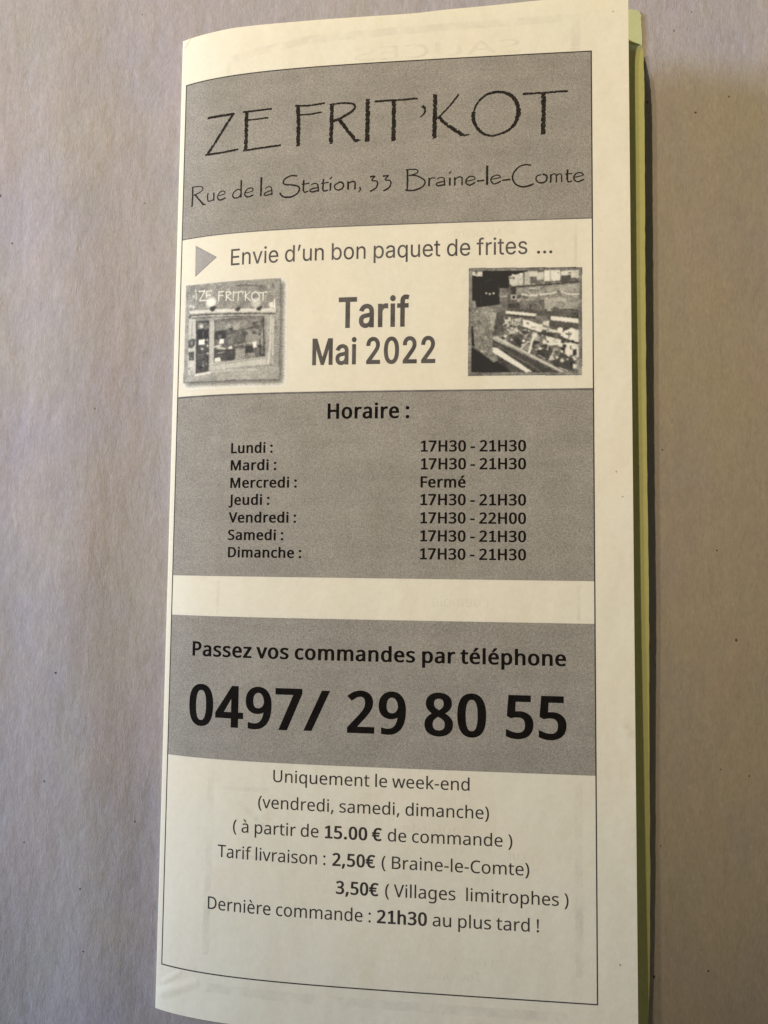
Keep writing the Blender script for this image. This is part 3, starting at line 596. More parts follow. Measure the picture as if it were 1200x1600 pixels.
G_noto={'!':'264|160,197 104,197 79,700 184,700;71,53 73,75 78,92 88,104 101,112 115,117 131,119 147,117 161,112 174,104 184,92 190,75 192,53 190,32 184,15 174,2 161,-7 147,-12 131,-14 115,-12 101,-7 88,2 78,15 73,32',
'(':'294|39,269 41,322 46,374 54,425 66,476 82,524 102,572 125,617 153,660 183,700 265,700 223,636 188,569 161,497 142,423 130,347 126,270 128,219 133,169 142,120 154,71 170,23 188,-24 210,-69 235,-113 264,-155 183,-155 153,-115 125,-73 102,-29 82,17 66,65 54,115 46,165 41,217',
')':'294|255,269 253,217 248,165 240,115 228,65 212,17 193,-29 169,-73 142,-115 111,-155 30,-155 59,-113 84,-69 106,-24 125,23 140,71 152,120 161,169 166,219 168,270 166,321 161,372 152,423 140,472 125,521 106,569 84,615 58,658 29,700 111,700 142,660 169,617 193,572 212,524 228,476 240,425 248,374 253,322',
',':'263|188,103 182,79 174,55 166,28 156,2 146,-25 136,-51 125,-77 114,-102 104,-126 40,-126 47,-101 53,-74 59,-47 65,-18 71,10 76,38 81,65 86,90 89,114 181,114',
'-':'316|39,225 39,301 276,301 276,225',
'.':'263|71,53 73,75 78,92 88,104 101,112 115,117 130,119 147,117 161,112 174,104 184,92 190,75 192,53 190,32 184,15 174,2 161,-7 147,-12 130,-14 115,-12 101,-7 88,2 78,15 73,32',
'/':'365|355,700 94,0 10,0 271,700',
'0':'561|513,351 511,296 507,246 500,199 490,157 476,119 459,86 439,57 415,33 387,15 355,1 319,-7 279,-10 230,-5 187,9 150,33 118,66 93,108 73,157 59,215 51,279 48,351 51,423 58,488 71,545 90,594 114,636 145,668 183,692 227,706 279,711 329,706 372,692 410,668 442,636 467,594 487,545 501,488 510,423;134,351 136,291 141,237 149,191 160,152 175,120 195,96 218,78 246,67 279,64 312,67 341,78 364,95 384,120 399,152 411,191 419,237 424,290 425,351 424,411 419,464 411,510 399,549 384,581 364,605 341,623 312,634 279,637 246,634 218,623 195,605 175,581 160,549 149,510 141,464 136,411',
'1':'561|348,0 264,0 264,489 264,537 266,574 268,610 258,600 248,591 239,583 207,556 132,495 87,553 276,700 348,700',
'2':'561|510,0 47,0 47,72 230,257 264,291 294,322 320,351 342,378 360,405 375,432 385,459 391,488 393,519 389,554 378,583 359,606 334,623 304,633 270,636 237,634 207,628 180,619 154,605 128,589 101,570 55,627 74,643 94,657 115,670 138,681 162,691 187,699 213,705 241,709 270,710 311,707 349,700 382,687 411,670 436,649 455,623 470,593 478,560 481,524 479,488 471,453 459,421 442,389 421,357 396,326 368,294 336,261 302,226 156,82 156,78 510,78',
'3':'561|483,536 481,506 475,479 466,455 452,433 435,415 415,399 392,386 366,376 338,369 338,365 390,354 431,337 464,312 487,280 500,242 505,199 502,160 492,124 476,91 454,61 425,37 389,17 345,2 295,-7 236,-10 201,-9 167,-6 134,-1 103,6 73,16 44,28 44,109 74,95 106,84 139,75 173,68 205,64 237,63 294,67 339,79 373,100 396,127 410,161 415,201 412,228 404,252 392,272 374,288 352,302 325,312 293,319 258,323 219,325 151,325 151,398 220,398 256,400 288,405 316,415 340,427 360,443 375,461 386,482 393,505 395,530 391,562 380,588 361,609 335,625 304,634 268,637 244,636 221,634 200,630 180,624 161,617 144,609 126,600 109,590 91,578 48,637 75,656 106,673 141,688 179,700 221,707 267,710 334,704 388,688 430,661 460,625 477,584',
'4':'561|541,159 439,159 439,0 356,0 356,159 21,159 21,232 350,704 439,704 439,236 541,236;356,457 356,503 358,543 359,579 361,612 357,612 351,599 345,586 337,572 330,558 322,546 315,535 105,236 356,236',
'5':'561|270,429 315,427 357,419 394,405 427,386 454,363 476,335 492,302 502,265 505,224 501,177 491,136 474,99 450,66 420,39 384,18 342,3 295,-7 243,-10 208,-9 174,-5 142,0 112,8 85,17 62,28 62,110 87,96 116,85 148,76 181,69 213,65 244,64 277,66 308,71 335,80 359,93 379,109 395,130 407,154 414,183 417,215 412,257 398,292 375,320 341,341 297,353 241,357 222,356 201,355 178,352 156,349 137,345 122,342 78,370 105,700 456,700 456,622 178,622 162,419 207,425 226,428 247,429',
'7':'561|133,0 421,622 43,622 43,700 513,700 513,633 228,0',
'8':'561|279,710 319,708 355,701 388,691 417,676 442,657 462,634 477,608 486,577 489,542 487,515 481,491 471,469 458,449 441,430 423,413 402,398 379,384 356,371 384,356 410,341 434,324 456,306 475,286 491,264 502,239 509,212 512,181 509,144 499,110 483,80 462,54 435,32 403,14 367,1 327,-7 282,-10 235,-7 192,0 154,13 122,30 96,51 75,77 60,107 51,141 48,178 50,209 57,237 68,262 83,284 101,304 122,323 144,339 168,353 193,366 171,379 150,394 131,410 114,428 99,447 87,468 78,490 72,516 71,543 74,577 83,607 98,634 119,656 143,675 173,690 205,701 241,708;132,177 136,145 148,117 169,93 197,74 234,63 280,59 324,63 361,74 390,93 411,117 423,147 427,180 425,202 419,222 409,241 396,257 379,273 358,287 335,301 309,313 280,325 265,330 237,318 213,304 192,290 174,275 159,259 148,241 139,222 134,201;278,640 245,637 215,629 190,614 170,594 159,569 155,539 157,516 163,496 172,478 185,463 200,449 219,437 239,425 260,415 283,404 305,414 326,425 345,436 361,449 376,463 388,479 397,497 402,517 404,539 400,569 389,594 370,614 344,629 314,637',
'9':'561|510,401 509,361 506,321 501,282 495,243 485,206 473,170 457,136 438,105 416,77 389,52 359,31 324,13 284,0 239,-7 188,-10 174,-10 159,-9 143,-7 126,-5 112,-3 100,0 100,74 112,70 126,67 141,64 157,62 172,61 186,61 229,63 267,71 300,83 327,100 351,121 371,145 387,172 399,202 409,235 416,270 420,306 423,343 417,343 406,329 394,315 379,302 363,290 345,281 325,273 303,267 278,263 250,262 212,265 177,273 145,287 117,306 93,330 74,359 60,392 52,431 49,474 52,520 61,562 77,600 98,633 124,660 155,681 190,697 229,707 273,710 305,708 336,701 366,691 393,676 418,657 441,633 461,606 478,574 492,537 502,496 508,451;273,637 234,633 201,619 173,597 152,566 139,525 134,475 138,433 149,397 167,368 193,347 227,334 269,329 299,332 326,338 350,349 371,362 389,379 403,397 414,417 420,437 423,458 422,479 418,500 413,521 406,542 397,561 385,579 372,596 356,610 338,622 318,630 296,636',
':':'263|71,53 73,75 78,92 88,104 101,112 115,117 130,119 147,117 161,112 174,104 184,92 190,75 192,53 190,32 184,15 174,2 161,-7 147,-12 130,-14 115,-12 101,-7 88,2 78,15 73,32;71,473 73,495 78,512 88,525 101,533 115,538 130,539 147,538 161,533 174,525 184,512 190,495 192,473 190,451 184,434 174,422 161,413 147,408 130,406 115,408 101,413 88,422 78,434 73,451',
'A':'626|534,0 450,217 173,217 89,0 0,0 274,703 353,703 625,0;345,507 335,535 322,578 312,612 301,572 291,535 281,507 202,295 424,295',
'B':'637|295,700 376,696 442,683 494,661 531,629 553,584 561,526 559,500 554,476 546,453 534,433 519,416 500,400 479,388 455,378 427,372 427,367 456,361 483,352 507,341 530,327 548,309 564,288 575,263 582,233 584,199 581,159 571,123 555,91 533,63 505,41 471,23 432,10 389,3 341,0 95,0 95,700;313,402 367,405 408,415 436,431 455,453 466,482 470,517 465,552 452,579 429,600 396,613 353,622 299,625 183,625 183,402;183,328 183,75 325,75 380,79 423,91 454,111 474,137 486,169 490,206 488,230 483,251 474,271 461,288 443,302 420,313 392,322 358,327 318,328',
'C':'620|395,632 359,630 325,624 294,613 266,599 240,580 218,557 198,531 182,501 170,468 160,432 155,392 153,350 156,295 165,245 180,200 201,161 228,128 260,102 299,83 344,71 394,68 424,69 453,71 481,75 509,81 535,88 562,95 562,19 535,10 508,3 481,-3 451,-7 418,-9 381,-10 314,-5 255,10 203,34 159,68 123,110 96,160 76,217 64,281 60,351 62,402 70,451 82,496 99,538 120,576 147,610 177,639 212,664 252,684 296,698 344,707 396,710 432,709 466,705 500,699 532,691 562,681 589,669 554,594 532,604 508,612 482,621 455,627 426,631',
'D':'716|656,357 651,283 636,217 612,160 579,111 537,71 487,40 429,18 364,4 290,0 95,0 95,700 311,700 378,696 439,683 494,661 542,631 582,592 614,546 637,491 651,428;563,354 559,412 549,463 532,507 508,543 478,573 442,596 399,612 351,621 298,625 183,625 183,75 278,75 365,83 436,107 492,146 531,200 555,269',
'E':'545|486,0 95,0 95,700 486,700 486,623 183,623 183,404 469,404 469,327 183,327 183,77 486,77',
'F':'509|183,0 95,0 95,700 486,700 486,623 183,623 183,375 468,375 468,297 183,297',
'H':'726|630,0 542,0 542,326 183,326 183,0 95,0 95,700 183,700 183,404 542,404 542,700 630,700',
'J':'268|-4,-186 -19,-186 -33,-185 -45,-183 -56,-180 -67,-177 -76,-174 -76,-99 -66,-102 -55,-104 -43,-106 -31,-108 -19,-108 -6,-109 10,-108 26,-104 41,-99 54,-91 66,-79 76,-65 84,-46 89,-23 90,4 90,700 178,700 178,11 176,-32 168,-69 156,-100 139,-127 118,-149 92,-165 63,-177 31,-184',
'L':'514|95,0 95,700 183,700 183,78 489,78 489,0',
'M':'889|404,0 174,614 170,614 171,599 172,583 173,564 174,543 175,521 175,498 176,474 176,449 176,425 176,0 95,0 95,700 225,700 441,126 445,126 665,700 794,700 794,0 707,0 707,430 707,453 707,476 708,499 709,521 710,542 711,562 714,613 710,613 476,0',
'P':'593|280,700 364,694 430,676 480,646 515,605 536,555 543,494 542,466 537,438 529,411 517,386 502,362 482,340 458,321 430,304 396,291 357,281 313,275 264,273 183,273 183,0 95,0 95,700;273,625 183,625 183,348 254,348 296,350 333,354 365,362 392,374 414,389 430,408 442,431 450,458 452,490 447,531 433,565 409,591 375,610 329,621',
'S':'538|492,187 489,148 479,112 462,81 439,54 410,32 375,14 335,1 291,-7 242,-10 216,-9 191,-8 167,-6 144,-3 122,1 102,5 83,11 66,17 50,24 50,108 75,98 105,88 138,79 173,72 209,68 246,67 279,68 308,73 333,80 355,91 373,104 386,120 396,138 402,158 404,179 402,201 397,220 389,237 377,253 360,267 339,281 312,294 279,309 239,324 210,335 184,347 160,359 139,373 120,387 104,403 90,420 79,439 70,459 64,481 60,505 59,531 62,567 71,599 87,627 109,651 135,672 166,688 202,700 240,707 282,710 320,709 355,705 388,699 419,691 448,682 475,671 448,595 423,605 397,614 369,622 340,628 311,631 280,632 253,631 228,627 207,620 189,610 174,598 163,584 155,568 150,550 148,530 150,508 155,489 163,472 175,456 191,442 211,429 236,417 266,403 301,389 340,374 375,358 405,341 432,322 453,301 470,278 482,252 490,222',
'T':'545|317,0 228,0 228,623 10,623 10,700 534,700 534,623 317,623',
'U':'717|627,247 624,200 614,157 598,116 575,80 545,49 508,24 464,5 413,-6 355,-10 275,-2 209,22 156,61 119,114 96,176 88,249 88,700 176,700 176,246 182,193 197,149 222,114 258,88 304,72 360,67 400,69 434,77 463,90 487,107 507,128 522,153 532,182 538,213 540,247 540,700 627,700',
'V':'588|588,700 338,0 250,0 0,700 92,700 250,251 257,232 263,214 269,196 283,146 287,130 291,114 294,98 298,114 301,130 305,146 310,163 315,180 320,197 338,253 495,700',
'a':'550|282,534 341,530 388,516 425,492 450,458 465,414 471,358 471,0 408,0 391,75 387,75 372,57 357,41 341,27 324,15 306,6 286,-1 264,-6 239,-9 211,-10 180,-8 152,-2 126,7 103,20 83,37 67,58 55,84 47,113 45,146 52,194 73,235 107,267 155,291 219,307 297,314 386,317 386,348 383,387 374,418 358,439 336,453 309,462 277,465 250,463 224,459 199,452 175,444 152,435 129,425 103,489 127,501 154,512 184,521 216,528 249,533;308,254 249,249 204,238 172,223 151,202 139,176 134,145 137,118 146,97 161,80 181,69 204,62 230,60 272,64 309,76 341,97 366,125 380,163 385,210 385,257',
'c':'471|294,-10 249,-7 208,3 170,19 136,41 108,70 85,107 68,150 57,201 54,260 58,320 68,373 86,418 110,455 140,484 174,507 213,523 255,532 300,535 326,534 352,532 377,527 401,521 421,514 438,507 412,435 395,441 377,447 357,452 336,456 317,459 298,460 265,457 236,450 211,437 190,420 173,398 160,371 151,339 145,302 143,261 145,221 151,185 160,154 173,127 189,105 210,87 234,75 262,67 293,65 321,66 346,69 369,74 390,80 411,87 429,95 429,19 411,10 392,3 371,-2 348,-7 323,-9',
'd':'603|270,-10 209,-2 156,20 113,58 80,111 60,179 54,262 61,345 80,413 113,466 157,505 210,528 271,535 297,534 321,531 342,525 362,517 379,508 395,497 409,485 422,472 433,458 439,458 436,496 434,511 434,524 433,535 433,745 520,745 520,0 450,0 437,71 433,71 422,56 409,42 395,30 379,19 361,9 342,1 320,-5 296,-9;283,62 333,67 372,82 400,107 419,143 431,189 434,245 434,261 431,321 420,371 402,411 374,440 334,458 282,464 240,458 205,439 178,408 159,367 147,318 143,260 147,202 159,153 178,114 205,85 240,68',
'e':'553|286,535 329,532 368,522 402,506 432,484 457,456 477,423 491,385 500,344 503,298 503,246 143,246 149,191 164,146 189,110 222,84 262,69 311,64 343,65 372,68 400,73 426,80 452,89 479,100 479,25 453,14 426,5 400,-1 372,-6 341,-9 307,-10 259,-6 215,4 175,21 140,44 110,74 86,111 68,154 57,204 54,259 57,314 67,363 83,407 105,445 132,477 164,502 201,520 242,532;285,465 247,460 214,447 188,425 167,395 153,358 145,315 413,315 411,343 407,370 399,393 388,414 374,431 357,446 337,456 313,463',
'f':'337|325,459 193,459 193,0 107,0 107,459 15,459 15,499 107,528 107,559 109,601 116,638 127,669 142,694 162,715 185,730 213,741 243,748 277,750 298,749 317,748 335,745 351,741 366,737 379,732 357,665 346,668 334,671 321,675 307,677 293,679 278,679 252,676 231,667 214,650 203,628 195,597 193,560 193,525 325,525',
'g':'603|270,535 303,533 334,527 363,516 390,500 413,480 434,456 439,456 451,525 520,525 520,-9 517,-56 508,-97 494,-134 474,-165 448,-190 417,-210 379,-224 335,-232 284,-235 247,-234 213,-232 180,-227 149,-220 121,-212 95,-202 95,-123 121,-135 150,-145 182,-153 216,-159 252,-163 289,-164 331,-159 367,-146 396,-124 417,-94 430,-58 434,-16 434,5 435,39 437,70 433,70 414,45 391,25 365,10 337,-1 305,-8 271,-10 208,-2 154,22 111,62 79,116 60,182 54,262 60,340 79,406 111,461 154,502 207,527;281,463 253,460 228,452 206,439 187,421 172,398 159,371 150,338 145,302 143,261 147,201 159,152 179,112 206,84 241,67 283,61 309,62 332,65 352,71 370,79 386,90 399,103 410,119 419,138 426,160 431,184 434,211 435,241 435,262 433,306 428,345 419,377 406,404 389,426 369,442 344,454 315,460',
'h':'606|170,526 169,514 169,501 168,488 165,453 171,453 183,470 197,485 213,498 230,509 249,518 270,525 291,530 312,533 334,534 374,532 410,525 441,514 467,498 488,478 505,452 517,421 524,384 526,342 526,0 441,0 441,336 438,375 429,407 413,431 390,449 360,459 324,463 287,460 256,453 231,441 211,424 195,402 184,376 176,345 171,311 170,272 170,0 83,0 83,745 170,745',
'i':'253|170,525 170,0 83,0 83,525;127,723 140,721 152,717 162,709 171,699 176,685 177,668 176,651 171,637 162,626 152,619 140,614 127,613 114,614 102,619 91,626 83,637 78,651 76,668 78,685 83,699 91,709 102,717 114,721',
'k':'524|169,356 168,344 168,331 167,315 165,271 169,271 186,293 210,323 231,348 399,525 500,525 287,301 515,0 411,0 228,245 169,193 169,0 83,0 83,745 169,745',
'l':'253|170,0 83,0 83,745 170,745',
'm':'917|660,535 714,530 759,515 793,490 818,453 832,404 837,342 837,0 752,0 752,338 749,376 740,407 726,431 705,449 678,459 645,463 599,458 563,443 536,419 518,385 507,342 503,290 503,0 418,0 418,338 416,364 412,387 406,407 397,424 385,438 371,449 353,457 333,461 310,463 277,460 249,453 226,441 208,424 194,402 183,376 175,346 171,312 170,273 170,0 83,0 83,525 153,525 166,454 171,454 183,471 196,486 211,500 228,511 246,520 265,526 285,531 305,534 325,535 364,533 398,526 427,514 452,497 471,475 486,447 491,447 511,475 535,497 563,514 594,526 626,533',
'n':'606|336,535 394,530 441,515 478,490 505,453 521,404 526,342 526,0 441,0 441,336 438,375 429,407 413,431 390,449 360,459 324,463 271,457 231,441 203,414 184,376 173,329 170,273 170,0 83,0 83,525 153,525 166,454 171,454 183,471 198,486 214,500 232,511 251,520 272,526 293,531 314,534',
'o':'593|540,264 538,222 533,183 523,148 510,116 494,87 474,62 451,40 425,22 397,8 365,-2 331,-8 295,-10 261,-8 229,-2 199,8 171,22 145,40 123,62 103,87 86,116 72,148 62,183 56,222 54,264 57,319 67,368 83,411 106,448 134,479 168,503 207,521 250,532 298,535 344,532 386,521 424,503 458,479 486,448 509,411 526,368 537,319;143,264 145,224 150,189 159,156 172,128 189,105 210,86 235,73 264,64 297,62 330,64 359,73 384,86 405,105 422,128 435,156 444,189 449,224 451,264 449,303 444,339 434,371 421,398 404,420 384,439 359,452 330,460 296,463 247,457 208,439 179,410 159,370 147,321',
'p':'603|333,535 394,528 446,505 490,468 523,415 542,347 549,264 546,207 537,157 522,113 502,76 477,45 447,21 412,4 374,-6 332,-10 307,-9 283,-5 261,1 241,9 223,18 207,29 193,41 181,53 170,67 164,67 168,25 169,8 169,-6 170,-20 170,-235 83,-235 83,525 154,525 166,454 170,454 181,469 193,482 207,495 223,507 241,516 260,525 282,531 306,534;318,463 285,461 256,454 232,443 213,427 197,407 185,382 177,353 172,319 170,280 170,264 171,223 176,186 183,154 195,126 210,103 230,85 254,72 284,64 320,62 350,65 376,74 399,88 417,108 433,132 445,160 453,192 458,227 460,265 456,321 444,369 425,409 398,439 362,457',
'q':'603|433,-11 434,30 435,45 436,59 438,71 432,71 415,49 395,31 370,14 341,1 307,-7 268,-10 208,-2 157,20 113,58 80,111 61,179 54,262 57,319 66,369 81,413 102,450 128,481 158,504 192,522 230,532 271,535 309,533 343,525 372,512 396,495 417,476 434,454 438,454 451,525 520,525 520,-235 433,-235;284,62 318,64 347,70 371,81 391,97 407,117 419,142 427,171 432,205 434,243 434,261 431,322 419,373 401,412 373,441 333,458 282,464 239,458 204,439 177,408 158,367 147,318 143,260 147,202 159,154 178,114 205,85 241,68',
'r':'405|328,535 360,534 371,533 381,531 390,529 379,450 351,455 342,456 332,457 323,457 303,455 283,451 265,444 247,434 231,423 216,408 202,392 191,373 182,353 175,331 171,306 170,280 170,0 83,0 83,525 154,525 164,429 168,429 180,448 193,466 208,483 224,498 242,511 262,521 283,529 305,534',
's':'470|425,145 423,113 414,85 400,60 381,39 356,21 327,8 294,-2 257,-8 216,-10 181,-9 149,-6 121,-1 96,6 72,14 51,24 51,102 73,92 99,82 127,73 157,66 187,61 218,60 257,62 289,69 313,81 329,97 339,115 342,137 341,150 337,162 331,173 322,183 309,193 293,204 271,215 245,226 213,239 180,252 151,265 125,278 103,292 85,308 70,325 59,346 52,369 50,396 56,437 74,471 104,499 144,519 192,531 247,535 278,534 308,531 337,526 364,519 390,510 415,500 385,431 363,440 340,448 316,455 291,460 266,464 241,465 209,463 182,457 160,448 145,435 135,419 132,401 134,387 138,375 145,364 156,354 170,344 188,335 210,325 236,313 268,301 299,288 328,276 353,263 375,249 393,233 407,215 417,195 423,172',
't':'354|259,61 272,61 285,62 299,64 312,67 323,69 332,72 332,6 322,2 309,-2 293,-5 276,-8 260,-9 244,-10 217,-8 192,-3 168,4 146,16 128,33 112,54 100,81 93,114 90,153 90,459 16,459 16,500 91,534 125,646 176,646 176,525 328,525 328,459 176,459 176,155 179,126 187,102 200,84 216,71 236,63',
'u':'606|523,525 523,0 452,0 439,70 435,70 423,52 409,37 392,25 374,14 355,5 334,-1 313,-6 291,-9 269,-10 229,-8 194,-1 163,10 137,26 116,47 99,73 87,103 80,140 77,181 77,525 165,525 165,187 168,149 177,118 193,93 216,76 245,65 281,62 318,64 349,72 374,84 394,101 410,122 422,149 430,179 435,213 436,252 436,525',
'v':'498|199,0 0,525 92,525 204,216 221,168 226,150 231,133 236,117 240,102 244,88 246,76 250,76 253,88 257,102 261,118 266,134 272,151 278,169 294,216 406,525 498,525 298,0',
'w':'771|423,297 411,338 400,376 392,410 386,436 382,436 377,410 369,375 359,337 356,323 351,310 347,296 253,1 155,1 11,526 100,526 173,246 178,227 183,208 187,189 200,134 203,117 205,102 207,89 211,89 218,119 226,156 236,195 246,230 339,526 433,526 524,230 538,182 542,166 547,149 551,133 554,117 557,103 559,90 563,90 564,102 567,116 570,132 574,149 578,167 583,187 598,246 672,526 760,526 614,1 513,1',
'y':'500|1,525 93,525 207,226 225,175 230,159 235,143 240,128 244,113 248,98 251,83 255,83 260,101 266,123 274,148 282,174 291,201 300,227 407,525 500,525 274,-73 260,-104 246,-132 230,-158 212,-181 192,-200 169,-215 144,-226 115,-233 82,-235 67,-235 54,-234 41,-233 11,-227 11,-159 37,-163 47,-164 58,-164 69,-165 88,-163 105,-160 121,-153 135,-145 148,-134 159,-121 169,-106 178,-90 185,-72 213,-2',
'z':'461|423,0 38,0 38,57 321,459 55,459 55,525 416,525 416,461 137,67 423,67',
'à':'550|282,534 341,530 388,516 425,492 450,458 465,414 471,358 471,0 408,0 391,75 387,75 372,57 357,41 341,27 324,15 306,6 286,-1 264,-6 239,-9 211,-10 180,-8 152,-2 126,7 103,20 83,37 67,58 55,84 47,113 45,146 52,194 73,235 107,267 155,291 219,307 297,314 386,317 386,348 383,387 374,418 358,439 336,453 309,462 277,465 250,463 224,459 199,452 175,444 152,435 129,425 103,489 127,501 154,512 184,521 216,528 249,533;308,254 249,249 204,238 172,223 151,202 139,176 134,145 137,118 146,97 161,80 181,69 204,62 230,60 272,64 309,76 341,97 366,125 380,163 385,210 385,257;251,751 259,736 268,720 278,702 289,685 300,667 312,650 324,634 335,619 345,606 345,594 287,594 276,604 263,615 250,627 236,640 223,653 209,667 196,681 184,695 173,708 163,720 155,731 148,741 148,751',
'è':'553|286,535 329,532 368,522 402,506 432,484 457,456 477,423 491,385 500,344 503,298 503,246 143,246 149,191 164,146 189,110 222,84 262,69 311,64 343,65 372,68 400,73 426,80 452,89 479,100 479,25 453,14 426,5 400,-1 372,-6 341,-9 307,-10 259,-6 215,4 175,21 140,44 110,74 86,111 68,154 57,204 54,259 57,314 67,363 83,407 105,445 132,477 164,502 201,520 242,532;285,465 247,460 214,447 188,425 167,395 153,358 145,315 413,315 411,343 407,370 399,393 388,414 374,431 357,446 337,456 313,463;255,751 263,736 272,720 282,702 293,685 304,667 316,650 328,634 339,619 349,606 349,594 291,594 280,604 267,615 254,627 240,640 227,653 213,667 200,681 188,695 177,708 167,720 159,731 152,741 152,751',
'é':'553|286,535 329,532 368,522 402,506 432,484 457,456 477,423 491,385 500,344 503,298 503,246 143,246 149,191 164,146 189,110 222,84 262,69 311,64 343,65 372,68 400,73 426,80 452,89 479,100 479,25 453,14 426,5 400,-1 372,-6 341,-9 307,-10 259,-6 215,4 175,21 140,44 110,74 86,111 68,154 57,204 54,259 57,314 67,363 83,407 105,445 132,477 164,502 201,520 242,532;285,465 247,460 214,447 188,425 167,395 153,358 145,315 413,315 411,343 407,370 399,393 388,414 374,431 357,446 337,456 313,463;425,741 418,731 409,720 399,708 388,695 375,681 362,667 349,653 335,640 322,627 309,615 296,604 284,594 227,594 227,606 238,619 248,634 259,650 271,667 282,685 293,702 304,720 313,736 321,751 425,751',
'€':'561|373,709 405,708 435,704 465,698 493,689 521,678 548,664 512,593 492,603 471,612 448,621 423,628 398,632 373,633 349,632 327,628 306,622 286,613 269,602 252,587 238,570 225,551 213,528 203,504 194,476 187,446 426,446 426,382 180,382 179,364 179,345 179,326 180,305 397,305 397,241 188,241 197,206 210,175 225,147 242,123 264,103 288,87 316,76 347,69 380,67 406,68 432,71 457,76 482,83 505,90 526,98 526,22 506,13 483,6 459,0 434,-6 406,-9 375,-10 325,-6 280,4 240,21 205,44 175,73 150,107 129,147 113,192 101,241 23,241 23,305 93,305 92,325 92,345 93,366 93,382 23,382 23,446 100,446 111,497 127,544 147,585 172,622 203,652 238,676 278,694 323,705'}
